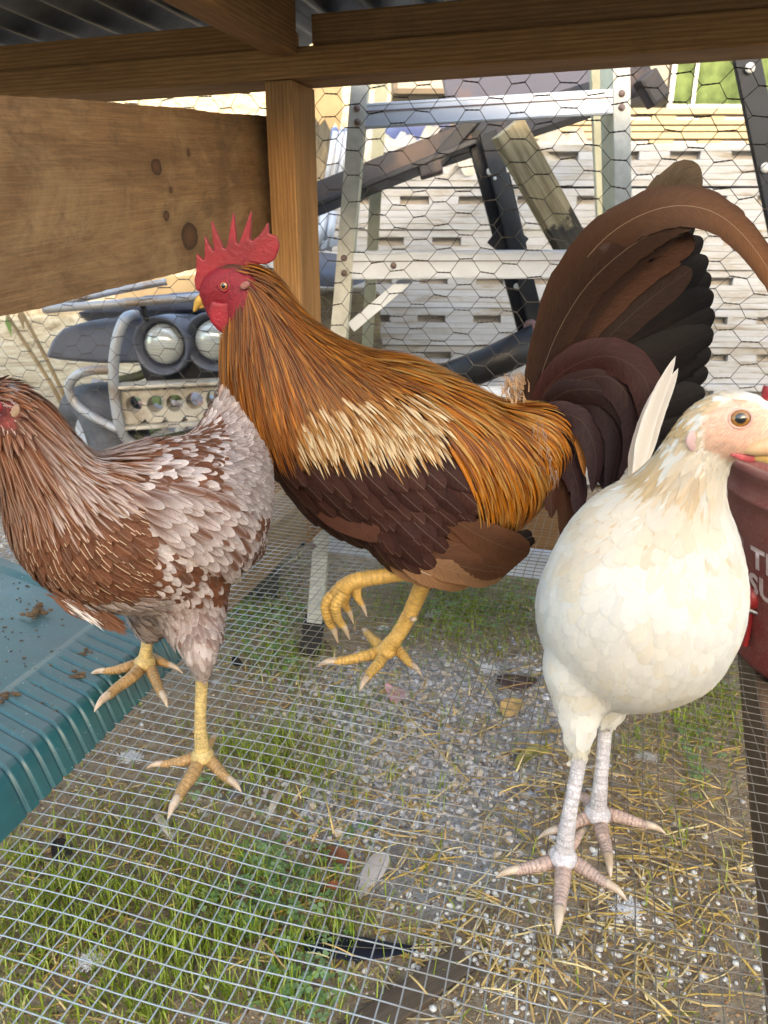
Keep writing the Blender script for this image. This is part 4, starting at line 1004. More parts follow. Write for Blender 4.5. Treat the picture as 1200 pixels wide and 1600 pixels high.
# ---------------------------------------------------------------- ROOSTER
def build_rooster():
    R = 0.745
    rt = empty('rooster', PZ(600, 1025, 0), 'golden brown rooster with red comb and arched dark tail standing on one leg', 'rooster')
    gold, dk, straw, choc = S(150, 92, 30), S(74, 45, 32), S(218, 200, 166), S(92, 58, 44)
    face = [(300, 405), (345, 418), (372, 421), (398, 432), (402, 462), (388, 498), (365, 530), (325, 528), (305, 480)]
    def colfn(x, y, p):
        if inpoly(x, y, face): return S(120, 18, 30)*random.uniform(0.9, 1.1)
        return mixc((S(70, 40, 22), 1)) if y < 700 else S(66, 44, 34)
    body = body_mesh('body', [
        [(330, 462, 22, R, 0.75), (346, 452, 33, R, 0.72), (368, 445, 34, R, 0.78), (392, 466, 44, R, 0.85), (412, 520, 60, R, 0.85), (436, 575, 80, R, 0.85), (478, 630, 102, R, 0.82), (530, 672, 120, R, 0.8), (600, 706, 133, R, 0.78), (668, 730, 125, R, 0.76), (735, 735, 98, R, 0.75), (790, 715, 68, R, 0.7), (832, 690, 44, R, 0.7)],
        [(470, 690, 66, R, 0.9), (560, 762, 70, R, 0.9), (650, 798, 60, R, 0.9)],
        [(640, 810, 62, R-0.028, 0.9), (662, 856, 44, R-0.03, 0.95), (668, 884, 24, R-0.03, 1)],
        [(655, 812, 62, R+0.028, 0.9), (672, 856, 44, R+0.025, 0.95), (668, 888, 24, R+0.02, 1)],
        [(338, 490, 17, R-0.006, 0.6), (345, 500, 16, R, 0.6)]], 0.0045, 6, M_skin, rt, colfn)
    bv = bvh_of(body)
    K = [(390, 418, 1, .35), (372, 470, .05, 1), (356, 560, .08, 1), (360, 620, .25, 1), (420, 540, .28, 1), (400, 650, .35, .9), (470, 470, .8, .6), (480, 570, .5, .9), (540, 510, .85, .5), (600, 550, 1, .5), (560, 600, .7, .75), (440, 700, .5, .85), (470, 760, .7, .7), (540, 830, .9, .5),
         (540, 690, .4, 1), (620, 690, .45, .9), (700, 610, .85, .5), (730, 680, .45, .9), (720, 770, .22, 1), (800, 660, .6, .8), (800, 760, .1, 1), (840, 700, .3, .95), (780, 630, .85, .5), (650, 850, .5, .8), (700, 850, .8, .5)]
    def D(x, y): 
        d = idw(K, x, y); return d
    def near(n): return n.y < 0.15
    # underlying body feathers
    P1 = Plumage()
    for p, n, x, y in roots(body, 0.0075, 26000, lambda x, y, p, n: not (inpoly(x, y, face) or x < 345)):
        if y < 600 and x < 470: continue
        L = random.uniform(0.026, 0.036); pa, na = grow(bv, p, n, D(x, y)+Vector((random.uniform(-.15, .15), 0, random.uniform(-.15, .15))), L, 5, 0.0008, 0.0045)
        c = jit(S(92, 62, 46) if y > 780 or x < 470 else S(96, 58, 34), 0.25)
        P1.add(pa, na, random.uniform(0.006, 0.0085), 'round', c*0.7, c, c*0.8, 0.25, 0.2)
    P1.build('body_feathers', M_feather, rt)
    # thigh fluff
    P1 = Plumage()
    for p, n, x, y in roots(body, 0.0032, 26000, lambda x, y, p, n: y > 838 and x > 585):
        pa, na = grow(bv, p, n, D(x, y)+Vector((0, 0, -0.6)), random.uniform(0.014, 0.026), 4, 0.001, 0.004)
        c = jit(S(84, 56, 44), 0.25); P1.add(pa, na, random.uniform(0.0012, 0.0028), 'lance', c, c*0.9, None, 0)
    P1.build('thigh_feathers', M_feather, rt)
    # folded wings: flight feathers, coverts, gold bow
    for sd in (-1, 1):
        wing = None
        nrm = Vector((0.05, sd*1.0, 0.12)).normalized()
        def wp(x, y, off):
            p = PT(x, y, R); loc, nn, ix, dist = bv.ray_cast(Vector((p.x, p.y+sd*0.3, p.z)), Vector((0, -sd, 0)))
            yy = loc.y if loc is not None else R+sd*0.03
            return Vector((p.x, yy+sd*off, p.z))
        fl = []
        for k in range(9):
            t = k/8; rx, ry = 560+95*t, 806-62*t; tx, ty = 760+58*t, 880-34*t
            if k < 2: tx, ty = 694+38*k, 872+5*k
            A = wp(rx, ry, 0.006); B = wp(rx+(tx-rx)*0.45, ry+(ty-ry)*0.5+9*(1-t), 0.010+0.0012*k)
            C_ = PT(tx, ty, R); C_.y = R+sd*(0.052-0.02*t); B2 = B.lerp(C_, 0.5)+Vector((0, sd*0.008, 0)); 
            c = jit(S(134, 98, 68) if k < 3 else S(98, 64, 43), 0.12)
            fl.append(([A, B, B2, C_], c, k))
        wing = Plumage()
        A = [wp(480, 740, 0.002), wp(560, 760, 0.004), wp(640, 790, 0.004)]
        wing.add([Vector(q) for q in catmull([tuple(a) for a in A], 8)], nrm, 0.03, 'round', S(80, 50, 40), S(84, 54, 42), None, 0, 0.2, 5)
        wo = wing.build('wing', M_feather, rt, None)
        for pts, c, k in fl:
            big_feather('flight_feather', pts, nrm, 0.0125+0.0006*k, 'plume', c*0.85, c*0.8 if k > 1 else c*1.3, c*1.1, wo, M_feather, 18, 5, 0.10, 0.10, 0.6 if k == 1 else 0.06, 3)
        for k in range(5):
            pts = [wp(690+10*k, 790, 0.0), PT(770+8*k, 835+2*k, R+sd*0.03), PT(812+5*k, 862-6*k, R+sd*(0.022-0.003*k))]
            big_feather('primary_feather', pts, nrm, 0.010, 'plume', S(40, 30, 26), S(26, 22, 22), S(60, 48, 40), wo, M_feather, 14, 5, 0.1, 0.05, 0.2, 1)
        cov = Plumage(); pc = [(425, 690), (480, 715), (690, 715), (705, 765), (668, 826), (610, 846), (540, 826), (468, 775), (432, 730)]
        for p, n, x, y in roots(body, 0.011, 22000, lambda x, y, p, n: (n.y*sd > 0.1) and inpoly(x, y, pc)):
            c = jit(S(64, 39, 33), 0.22); pa, na = grow(bv, p, n, Vector((0.72, 0, -0.68)), random.uniform(0.036, 0.048), 6, 0.008, 0.014, 0, 0.8)
            cov.add(pa, na, random.uniform(0.008, 0.0105), 'round', c*0.8, c*1.05, c*0.7, 0.12, 0.16, 5)
        cov.build('wing_coverts', M_feather, wo)
        bow = Plumage(); pb = [(480, 660), (508, 648), (560, 640), (640, 634), (662, 650), (668, 686), (636, 698), (560, 696), (496, 690), (478, 676)]
        for p, n, x, y in roots(body, 0.0023, 70000, lambda x, y, p, n: (n.y*sd > 0.05) and inpoly(x+random.gauss(0, 11), y+random.gauss(0, 9), pb)):
            q = random.random(); c = straw*random.uniform(0.6, 1.15) if q < 0.52 else S(142, 90, 36)*random.uniform(0.6, 1.2)
            pa, na = grow(bv, p, n, D(x, y)+Vector((random.uniform(-.12, .12), 0, 0)), random.uniform(0.018, 0.030), 5, 0.011, 0.0165, 0.03, 0.85)
            bow.add(pa, na, random.uniform(0.0008, 0.0016), 'lance', S(140, 92, 44), c, mixc((c, 1), (S(160, 110, 52), 1)), 0.4, 0.25, 3, 0, 0.5, 0.6)
        bow.build('wing_bow', M_satin, wo)
    # saddle hackles
    sad = Plumage(); ps = [(560, 540), (640, 552), (720, 588), (800, 628), (842, 668), (850, 720), (820, 745), (760, 735), (704, 700), (690, 644), (640, 600), (590, 574)]
    for p, n, x, y in roots(body, 0.0030, 80000, lambda x, y, p, n: inpoly(x+random.uniform(-10, 10), y+random.uniform(-10, 10), ps)):
        low = (y-560)/180; L = random.uniform(0.055, 0.085) if x > 650 else random.uniform(0.04, 0.06)
        d = D(x, y)+Vector((random.uniform(-.12, .12), 0, random.uniform(-.1, .1)))
        pa, na = grow(bv, p, n, d, L, 8, 0.008, 0.017, 0.16 if x > 670 else 0.05, 0.5)
        q = random.random(); top = max(0, 1-(y-540)/120)
        c = S(172, 98, 10)*random.uniform(0.75, 1.2); 
        if q < 0.20+0.2*top: c = S(180, 132, 66)*random.uniform(0.7, 1.1)
        if q > 0.74: c = S(116, 58, 8)
        c = mixc((c, 1), (S(88, 48, 22), 0.9*top))
        sad.add(pa, na, random.uniform(0.0013, 0.0026), 'lance', c*0.78, c, c*0.8, 0.25, 0.35, 3, 0, 0.6)
    sad.build('saddle_feathers', M_satin, rt)
    # neck hackles
    hk = Plumage(); ph = [(356, 520), (368, 500), (386, 478), (394, 430), (380, 416), (410, 408), (440, 428), (500, 468), (580, 520), (625, 555), (610, 600), (540, 620), (470, 620), (410, 622), (365, 622), (348, 590)]
    for p, n, x, y in roots(body, 0.0026, 110000, lambda x, y, p, n: inpoly(x+random.uniform(-8, 8), y+random.uniform(-8, 8), ph)):
        t = min(1, max(0, (y-415)/200)); L = (0.022+0.05*min(1, t*1.6)+random.uniform(-.006, .01))*(1.0 if x < 440 else max(0.5, 1-(x-440)/240))
        d = D(x, y)+Vector((random.uniform(-.10, .10), 0, random.uniform(-.08, .08)))
        pa, na = grow(bv, p, n, d, L, 8, 0.004+0.002*t, 0.0095+0.004*t, 0.05, 0.6)
        q = random.random(); c = S(114, 59, 6)*random.uniform(0.8, 1.15)
        if q < 0.13: c = S(156, 94, 24)*random.uniform(0.85, 1.1)
        elif q > 0.72: c = S(84, 42, 6)
        if x < 440 and y > 520: c = c*1.12*np.array([1.08, 1.0, 0.85])
        hk.add(pa, na, random.uniform(0.0013, 0.0024)*(0.5+0.5*min(1, t*3)), 'lance', c*0.8, c, c*0.8, 0.2, 0.35, 3, 0, 0.6)
    hk.build('hackle_feathers', M_satin, rt)
    hh = Plumage()
    for p, n, x, y in roots(body, 0.0020, 30000, lambda x, y, p, n: inpoly(x, y, [(366, 424), (385, 412), (415, 408), (440, 440), (420, 480), (390, 480), (402, 450), (388, 428)])):
        pa, na = grow(bv, p, n, D(x, y), random.uniform(0.010, 0.018), 4, 0.0015, 0.004); c = jit(S(140, 86, 36), 0.3)
        hh.add(pa, na, 0.0008, 'lance', c*0.8, c, None, 0)
    hh.build('crown_feathers', M_satin, rt)
    # tail: sickles, main fan, coverts
    def tf(nm, pts, wpx, prof, c0, c1, ce, dR=0.0, **kw):
        n_ = len(pts); Q = []
        for i, q in enumerate(pts):
            Q.append(PT(q[0], q[1], R + dR*(i/(n_-1))**0.8 + 0.006*math.sin(i)))
        W = wpx*mpp(Q[n_//2])/2
        return big_feather(nm, Q, Vector((0.1, -1, 0.15+random.uniform(-.1, .1))).normalized(), W, prof, c0, c1, ce, rt, **kw)
    bk, br_, mr = S(13, 10, 10), S(92, 58, 38), S(44, 27, 23)
    fan = [(955, 462, 1086, 344, 70, .05), (970, 480, 1098, 372, 70, .052), (985, 490, 1106, 402, 72, .048), (994, 506, 1111, 430, 70, .05), (1002, 524, 1115, 458, 70, .046), (1006, 546, 1117, 488, 70, .042), (1008, 566, 1115, 518, 70, .044), (1002, 590, 1111, 548, 68, .048), (998, 612, 1107, 580, 66, .05), (990, 640, 1102, 612, 64, .04), (980, 668, 1090, 650, 60, .04), (966, 700, 1072, 690, 56, .036), (940, 440, 1056, 300, 78, .02), (948, 450, 1074, 318, 72, .03)]
    for (x1, y1, x2, y2, wd, dR) in fan:
        tf('tail_feather', [(850, 660), ((850+x1)/2-6, (660+y1)/2-14), (x1, y1), (x2, y2)], wd, 'plume', mr*0.6, bk, bk*1.15, dR+random.uniform(-.006, .006), camber=0.10, jag=0.14, shaft=0.12, splits=7)
    for (P_, wd, c, dR) in (([(842, 645), (905, 500), (985, 385), (1055, 292), (1098, 288)], 66, S(70, 56, 40), .012), ([(846, 650), (900, 540), (960, 460), (1030, 400), (1085, 372)], 60, S(66, 42, 30), -.012), ([(850, 660), (920, 560), (1000, 480), (1080, 420)], 54, S(44, 30, 24), -.004)):
        tf('tail_feather', P_, wd, 'plume', c*0.6, c, c*1.2, dR, camber=0.1, jag=0.06, shaft=0.35)
    B1, B2, B3 = S(38, 23, 15), S(50, 31, 20), S(126, 82, 47)
    tf('sickle_feather', [(822, 640), (848, 540), (888, 445), (950, 368), (1030, 326), (1105, 328), (1165, 372), (1215, 450), (1240, 540)], 70, 'sickle', B1, B3, S(60, 37, 23), -.04, mat=M_sickle, rows=56, camber=0.06, shaft=0.5, splits=10, jag=0.10, pw=2.0)
    tf('sickle_feather', [(828, 645), (862, 540), (910, 455), (975, 392), (1045, 352), (1100, 346)], 66, 'sickle', B1, B2, B2*1.1, -.030, mat=M_sickle, rows=44, camber=0.06, shaft=0.35, splits=8, jag=0.10)
    tf('sickle_feather', [(832, 650), (878, 540), (934, 455), (1005, 392), (1068, 366)], 62, 'sickle', B1*0.8, B1, B2, -.020, mat=M_sickle, rows=40, camber=0.06, shaft=0.3, splits=8, jag=0.10)
    tf('sickle_feather', [(838, 640), (880, 520), (950, 410), (1020, 345), (1075, 322)], 60, 'sickle', B1*0.8, B1, B2, .03, mat=M_sickle, rows=40, camber=0.06, shaft=0.3, splits=8)
    for P_, wd, c in (([(830, 640), (880, 580), (950, 556), (1005, 590), (1018, 660), (1000, 720)], 62, S(62, 36, 32)), ([(830, 650), (885, 600), (950, 590), (990, 640), (990, 710), (965, 760)], 58, S(56, 36, 34)), ([(832, 655), (880, 625), (935, 630), (965, 680), (960, 740), (945, 785)], 52, S(50, 34, 34)),
                     ([(836, 660), (870, 645), (910, 660), (930, 710), (925, 770)], 46, S(60, 42, 42)), ([(838, 645), (890, 610), (960, 620), (1000, 690), (990, 760)], 50, S(46, 30, 28)), ([(840, 660), (900, 680), (940, 730), (965, 790)], 44, S(40, 28, 28)), ([(846, 690), (870, 730), (885, 790), (880, 850)], 40, S(86, 54, 36)),
                     ([(850, 680), (880, 710), (902, 760), (905, 820)], 40, S(66, 46, 48)), ([(845, 700), (858, 750), (862, 810)], 38, S(74, 44, 30)), ([(852, 655), (884, 655), (906, 690), (914, 745)], 24, S(150, 92, 40))):
        c = c*np.array([0.62, 0.56, 0.52]) if wd > 30 else c
        tf('tail_covert', P_, wd, 'sickle', c*0.9, c, c*1.25, -.045+random.uniform(-.012, .012), camber=0.22, shaft=0.35, splits=2)
    fz = Plumage()
    for k in range(330):
        if k < 230: x, y, dx, dy, c = random.gauss(812, 12), random.uniform(600, 650), random.uniform(-.7, .3), -1, S(186, 150, 114)
        else:
            t = random.random(); x, y = 838+22*t+random.gauss(0, 7), 640+110*t; dx, dy, c = random.uniform(.0, .9), 0.9, S(150, 122, 104)
        p = PT(x, y, (R+0.004 if k < 230 else R-0.035)+random.uniform(-.012, .03)); d = Vector((dx, random.uniform(-.4, .2), -dy)).normalized(); L = random.uniform(0.010, 0.020)*(1 if k < 230 else 0.6); q = [p, p+d*L*0.5, p+d*L+Vector((-0.002, 0, -0.004))]
        fz.add(q, Vector((0, -1, 0.1)), 0.0007, 'hair', jit(c, 0.3), jit(c, 0.3), None, 0)
    fz.build('tail_fluff', M_soft, rt)
    # head furniture
    cb = [(307, 452), (305, 437), (308, 423), (308, 396), (321, 408), (321, 368), (336, 397), (331, 343), (351, 389), (355, 387), (366, 328), (371, 381), (374, 381), (394, 326), (392, 378), (406, 368), (420, 346), (421, 366), (432, 368), (437, 382), (435, 392), (429, 406), (419, 412), (392, 414), (372, 420), (356, 430), (338, 442), (318, 458)]
    extrude_poly('comb', [PT(x, y, R) for x, y in cb], (0.03, 1, 0), 0.0075, M_comb, rt, 0.0009, 2)
    for s_ in (-1, 1):
        wt = [(326, 488), (330, 470), (350, 474), (372, 462), (390, 466), (380, 486), (366, 502), (355, 525), (341, 516), (329, 502)]
        extrude_poly('wattle', [PT(x, y, R+s_*0.0125) for x, y in wt], (0.03, 1, 0), 0.006, M_wattle, rt, 0.0013, 5)
        c = PT(383, 446, R+s_*0.0235); bmx = bmesh.new(); bmesh.ops.create_uvsphere(bmx, u_segments=16, v_segments=10, radius=1, matrix=Matrix.Translation(c) @ Matrix.Rotation(-0.5, 4, 'Y') @ Matrix.Diagonal((0.0050, 0.0010, 0.0030, 1)))
        me = bpy.data.meshes.new('ear_lobe'); bmx.to_mesh(me); bmx.free(); link('ear_lobe', me, plain('ear_skin', (0.30, 0.15, 0.10), (0.20, 0.06, 0.055), 0.6, 0, 80), rt, None, True)
        pe = PT(355, 445, R); loc, nn, ix, dist = bv.ray_cast(Vector((pe.x, pe.y+s_*0.2, pe.z)), Vector((0, -s_, 0)))
        e = loc if loc is not None else PT(355, 445, R+s_*0.02)
        eye(e - Vector((0, s_*0.0015, 0)), (-0.15, s_, 0.1), 0.0046, (0.42, 0.13, 0.03), rt)
        ring('eyelid', e + Vector((0, s_*0.0002, 0)), (-0.15, s_, 0.1), 0.0049, 0.0011, M_comb, rt)
    tube('beak', [PT(338, 466, R), PT(322, 466, R), PT(311, 472, R), PT(303, 487, R)], [0.0075, 0.0068, 0.0048, 0.0012], M_beak, rt, 12, 16)
    tube('lower_beak', [PT(336, 476, R), PT(322, 476, R), PT(311, 480, R)], [0.005, 0.0042, 0.0015], M_beak, rt, 10, 10)
    # legs
    yl = S(214, 172, 92)
    def q(x, y, r): return PT(x, y, r)
    zt = 0.0
    an = PZ(603, 1014, 0.012)
    foot_leg(rt, [q(676, 880, R+0.01), q(664, 905, R+0.005), q(640, 960, R-0.0), q(622, 992, an.y-0.0), an], [0.0105, 0.0098, 0.0085, 0.0082, 0.0092],
             [(toe([(604, 1016), (575, 1024), (545, 1031), (522, 1034)], 0, 0.005), 0.0068, 0.0045), (toe([(602, 1018), (592, 1036), (580, 1050), (572, 1062)], 0, 0.005), 0.0066, 0.0042),
              (toe([(600, 1014), (588, 1004), (578, 994), (573, 989)], 0, 0.005), 0.006, 0.004), (toe([(612, 1008), (628, 1022), (638, 1034), (646, 1041)], 0, 0.0045), 0.006, 0.0036)], yl, scut=22, palm=0.0105, toecol=yl)
    tube('spur', [q(643, 968, R-0.008), q(650, 967, R-0.012)], [0.004, 0.002], M_claw, rt, 8)
    Rr = R-0.035
    foot_leg(rt, [q(690, 880, Rr), q(660, 890, Rr), q(600, 900, Rr), q(555, 908, Rr), q(532, 922, Rr)], [0.0098, 0.009, 0.008, 0.0085, 0.0095],
             [([q(532, 922, Rr), q(512, 940, Rr-0.004), q(511, 962, Rr-0.006), q(519, 980, Rr-0.004)], 0.0068, 0.0042), ([q(536, 926, Rr-0.012), q(525, 946, Rr-0.016), q(527, 964, Rr-0.016), q(535, 977, Rr-0.014)], 0.0062, 0.004),
              ([q(542, 924, Rr+0.012), q(538, 942, Rr+0.014), q(544, 954, Rr+0.014)], 0.0055, 0.0035), ([q(556, 914, Rr), q(558, 930, Rr), q(565, 944, Rr)], 0.0055, 0.0032)], yl, scut=22, palm=0.0098, toecol=yl)
    return rt
build_rooster()
# ---------------------------------------------------------------- BROWN HEN
def pale(x, y):
    """how pale the brown hen is at a spot of her coat: 0 chestnut, 1 lilac grey"""
    v = 0.0
    for cx, cy_, r, a in ((170, 770, 60, .7), (150, 730, 40, .5), (240, 790, 48, 1.0), (285, 850, 42, .85), (290, 900, 26, .8), (300, 820, 36, .55), (345, 790, 40, .7), (370, 720, 70, .85), (390, 660, 40, .9), (330, 720, 45, .55), (215, 770, 30, .8), (385, 830, 30, .5), (315, 1000, 45, .45), (120, 750, 45, .5), (250, 740, 45, .5), (200, 900, 40, .35), (250, 900, 40, .5)):
        v = max(v, a*math.exp(-((x-cx)**2+(y-cy_)**2)/(r*r)))
    return v
def RB(x):
    return float(np.interp(x, [-60, 60, 200, 280, 330, 370, 400], [0.535, 0.545, 0.565, 0.60, 0.655, 0.72, 0.765]))
def build_brown_hen():
    R = 0.57
    h = empty('hen', PZ(315, 1185, 0), 'brown hen flecked with lilac grey, one foot on the green platform', 'hen', 'hens in the coop')
    ches, lil, cream = S(104, 64, 43), S(204, 190, 184), S(206, 176, 140)
    def colfn(x, y, p):
        if x < 30 and 624 < y < 672: return S(118, 48, 44)
        return S(88, 52, 34)
    RH = RB(0)
    k_ = lambda x, y, r, sq, dR=0.0: (x, y, r, RB(x)+dR, sq)
    body = body_mesh('body', [
        [k_(-38, 645, 26, 0.75), k_(-14, 640, 40, 0.8), k_(10, 642, 46, 0.85), k_(34, 672, 54, 0.9), k_(62, 722, 62, 0.9), k_(96, 780, 82, 0.85), k_(136, 825, 106, 0.82), k_(196, 833, 124, 0.82), k_(260, 818, 128, 0.85), k_(312, 792, 106, 0.95), k_(346, 742, 74, 1.0), k_(362, 694, 52, 0.8), k_(368, 650, 34, 0.6), k_(370, 620, 20, 0.5)],
        [k_(330, 815, 78, 1.0), k_(370, 842, 42, 1.0)],
        [k_(286, 900, 66, 0.9, -0.03), k_(300, 960, 46, 0.95, -0.045), (312, 1010, 26, R-0.02, 1), (316, 1048, 13, R-0.018, 1)],
        [(240, 900, 55, R+0.05, 0.9), (238, 950, 36, R+0.055, 0.95), (234, 985, 16, R+0.06, 1)]], 0.0045, 6, M_skin, h, colfn)
    bv = bvh_of(body)
    K = [(0, 596, 1, .3), (40, 620, .8, .7), (90, 650, .8, .65), (130, 690, .85, .5), (20, 700, .3, 1), (60, 720, .5, .9), (30, 780, .15, 1), (100, 760, .5, .9), (150, 750, .65, .75), (60, 860, .4, .95), (30, 830, .2, 1), (120, 900, .6, .8), (100, 940, .7, .6), (200, 950, .95, .3), (200, 715, 1, .15, .2), (280, 705, 1, .1, .5), (330, 690, .9, -.1, .6), (210, 780, .8, .55, .2), (250, 830, .7, .7, .2), (300, 800, .75, .7, .4), (320, 880, .5, .9, .3), (370, 790, .5, .9, .5), (350, 740, .85, .45, .6),
         (370, 690, .6, -.8, .5), (395, 650, .4, -.9, .4), (400, 720, .7, .3, .5), (405, 850, .1, 1, .2), (300, 960, .15, 1), (316, 1030, .05, 1), (180, 870, .75, .65)]
    face = lambda x, y: x < 26 and 622 < y < 676
    bf = Plumage(); rf = Plumage()
    for p, n, x, y in roots(body, 0.0041, 110000, lambda x, y, p, n: y < 985 and not face(x, y) and not (x < 120 and y < 700)):
        d = idw(K, x, y)+Vector((random.uniform(-.16, .16), 0, random.uniform(-.16, .16))); v = pale(x, y); q = random.random()
        if x < 200 and y < 800-0.25*max(0, x-120): continue
        breast = x < 215 and y > 790
        L = random.uniform(0.015, 0.024); W = random.uniform(0.0032, 0.0048)
        pa, na = grow(bv, p, n, d, L, 6, 0.001, 0.0052, 0, 0.7)
        c = jit(ches, 0.22); tip = c; ed = c*1.05; sh = 0.15
        if breast:
            sh = 0.95 if q < 0.5 else 0.2
        elif x > 325 and y < 790:
            g_ = lil*random.uniform(0.5, 0.95); c = mixc((g_, .5), (c, .6)); tip = g_; ed = mixc((ches, .8), (g_, .3)) if q < 0.6 else g_*1.05; sh = 0.7 if q > 0.4 else 0.2
        elif q < 0.25+v*0.75:
            tip = lil*random.uniform(0.8, 1.15); ed = lil*random.uniform(0.75, 1.1) if q < v*0.8 else c
            if q < v*0.5: c = mixc((lil, .7), (c, .3))
        elif q > 0.75: ed = mixc((c, 1), (lil, .6))
        if y > 925: g_ = mixc((lil, random.random()), (ches, .5)); c, tip, ed = g_*0.85, g_, mixc((g_, 1), (lil, 1))
        (bf if breast else rf).add(pa, na, W, 'round', c*0.8, tip, ed, sh, 0.22, 5, 0.10, 0.75, 2.2)
    bf.build('breast_feathers', M_henf, h); rf.build('back_feathers', M_henw, h)
    # wing: covert tips and the folded flights
    for sd in (-1, 1):
        w_ = Plumage()
        pc = [(205, 775), (260, 760), (330, 770), (372, 800), (375, 850), (340, 880), (290, 860), (240, 830)]
        for p, n, x, y in roots(body, 0.0055, 40000, lambda x, y, p, n: n.y*sd > 0.1 and inpoly(x, y, pc)):
            d = idw(K, x, y); v = pale(x, y); c = jit(ches, 0.2); pa, na = grow(bv, p, n, d, random.uniform(0.022, 0.032), 6, 0.005, 0.010, 0, 0.8)
            g_ = lil*random.uniform(0.75, 1.12); q = random.random()
            tip = g_ if q < 0.45+v*0.6 else c; w_.add(pa, na, random.uniform(0.0036, 0.0052), 'round', c*0.75, tip, mixc((c, .5), (g_, .8)), 0.8 if random.random() < 0.6 else 0.1, 0.2, 5, 0.08, 0.7, 2.4)
        wo = w_.build('wing', M_henw, h)
        for k in range(5):
            rr = [RB(300+8*k)+sd*0.062, RB(342+7*k)+sd*0.055, RB(374+5*k)+sd*0.035]
            A = PT(300+8*k, 850-10*k, rr[0]); B = PT(342+7*k, 892-13*k, rr[1]); C_ = PT(376+5*k, 908-16*k, rr[2])
            c = S(206, 190, 168) if k < 1 else jit(S(140, 102, 78), 0.2)
            big_feather('flight_feather', [A, B, C_], Vector((0.3, sd, 0.1)).normalized(), 0.0056, 'plume', c*0.8, c, c*1.1, wo, M_henf, 12, 5, 0.12, 0.08, 0.3, 2)
    # neck hackles
    nk = Plumage()
    for p, n, x, y in roots(body, 0.0034, 80000, lambda x, y, p, n: not face(x, y) and ((x < 190 and y < 790-0.3*max(0, x-120)))):
        d = idw(K, x, y)+Vector((random.uniform(-.12, .12), 0, random.uniform(-.1, .1))); L = random.uniform(0.024, 0.04) if x > 40 or y > 690 else random.uniform(0.009, 0.015)
        pa, na = grow(bv, p, n, d, L, 6, 0.0015, 0.006, 0, 0.6); v = pale(x, y); q = random.random()
        base = S(110, 64, 38); c = jit(base, 0.28)
        f = min(1.0, max(0.16, (x+0.45*(y-620)-20)/110))
        if x < 60 and y > 700: f *= 0.35
        tip = mixc((c, 1-0.85*f), (lil*random.uniform(0.65, 1.05), 0.85*f)) if q < 0.82 else c
        nk.add(pa, na, random.uniform(0.0014, 0.0030), 'lance', c*0.8, tip, c*0.9, 0.3, 0.3, 3, 0, 0.75)
    nk.build('hackle_feathers', M_henf, h)
    fx = Plumage()
    for p, n, x, y in roots(body, 0.0016, 90000, lambda x, y, p, n: x < 46 and 590 < y < 690):
        red = face(x, y); d = idw(K, x, y)+Vector((random.uniform(-.4, .4), 0, random.uniform(-.4, .4))); pa, na = grow(bv, p, n, d, random.uniform(0.003, 0.006) if red else random.uniform(0.006, 0.012), 3, 0.0004, 0.0024)
        if red and random.random() < 0.35: continue
        c = (S(150, 78, 70) if random.random() < 0.6 else S(196, 170, 160)) if red else (S(196, 184, 182)*random.uniform(0.7, 1.1) if (y < 632 and 2 < x < 40 and random.random() < 0.7) else jit(S(92, 56, 42), .3))
        fx.add(pa, na, 0.0004 if red else random.uniform(0.0006, 0.0014), 'hair' if red else 'lance', c, c, None, 0, 0.1)
    fx.build('face_down', M_soft, h)
    # thigh
    th = Plumage()
    for p, n, x, y in roots(body, 0.0034, 40000, lambda x, y, p, n: y > 940 and x > 200):
        pa, na = grow(bv, p, n, Vector((0.1, 0, -1)), random.uniform(0.010, 0.018), 4, 0.001, 0.003); c = mixc((ches, random.random()), (lil, 0.7)); th.add(pa, na, random.uniform(0.0015, 0.0035), 'round', c*0.8, c, mixc((c, 1), (lil, 0.6)), 0.1)
    th.build('thigh_feathers', M_henf, h)
    # rising tail
    for k in range(16):
        t = (k % 8)/7; sd = -1 if k < 8 else 1; A = PT(346+14*t, 740-6*t, RB(355)+sd*0.018); B = PT(354+24*t, 680-2*t, RB(368)+sd*0.016); C_ = PT(348+56*t, 600+70*t*t-4*(k % 2), RB(378)+sd*0.012)
        c = jit(S(172, 152, 142), 0.14); big_feather('tail_feather', [A, B, C_], Vector((0.25, sd, 0.1)).normalized(), 0.0065, 'plume', c*0.7, c, S(124, 92, 74), h, M_henf, 16, 5, 0.15, 0.05, 0.3, 1)
    fl = Plumage()
    for k in range(500):
        x, y = 60+random.random()**0.5*110, 0; t = (x-60)/110; y = 905+60*t**0.6+random.gauss(0, 5); p = PT(x, y, RB(x)-0.01+random.uniform(-.03, .03)); d = Vector((0.6, random.uniform(-.2, .2), -0.5)).normalized(); L = random.uniform(0.012, 0.022)
        c = S(226, 214, 204) if 85 < x < 135 and random.random() < 0.5 else jit(S(120, 80, 58), 0.2); fl.add([p, p+d*L*0.5, p+d*L], Vector((0, -1, 0.2)), 0.0009, 'lance', c, c*1.1, None, 0)
    fl.build('belly_fluff', M_soft, h)
    for s_ in (-1, 1):
        e = PT(-8, 634, RH+s_*0.026); eye(e, (-0.2, s_, 0.1), 0.0046, (0.45, 0.18, 0.04), h); ring('eyelid', e+Vector((0, s_*0.0012, 0)), (-0.2, s_, 0.1), 0.005, 0.001, M_wattle, h)
        c = PT(24, 642, RH+s_*0.0335); bmx = bmesh.new(); bmesh.ops.create_uvsphere(bmx, u_segments=16, v_segments=10, radius=1, matrix=Matrix.Translation(c) @ Matrix.Rotation(0.5, 4, 'Y') @ Matrix.Diagonal((0.0026, 0.0010, 0.0048, 1)))
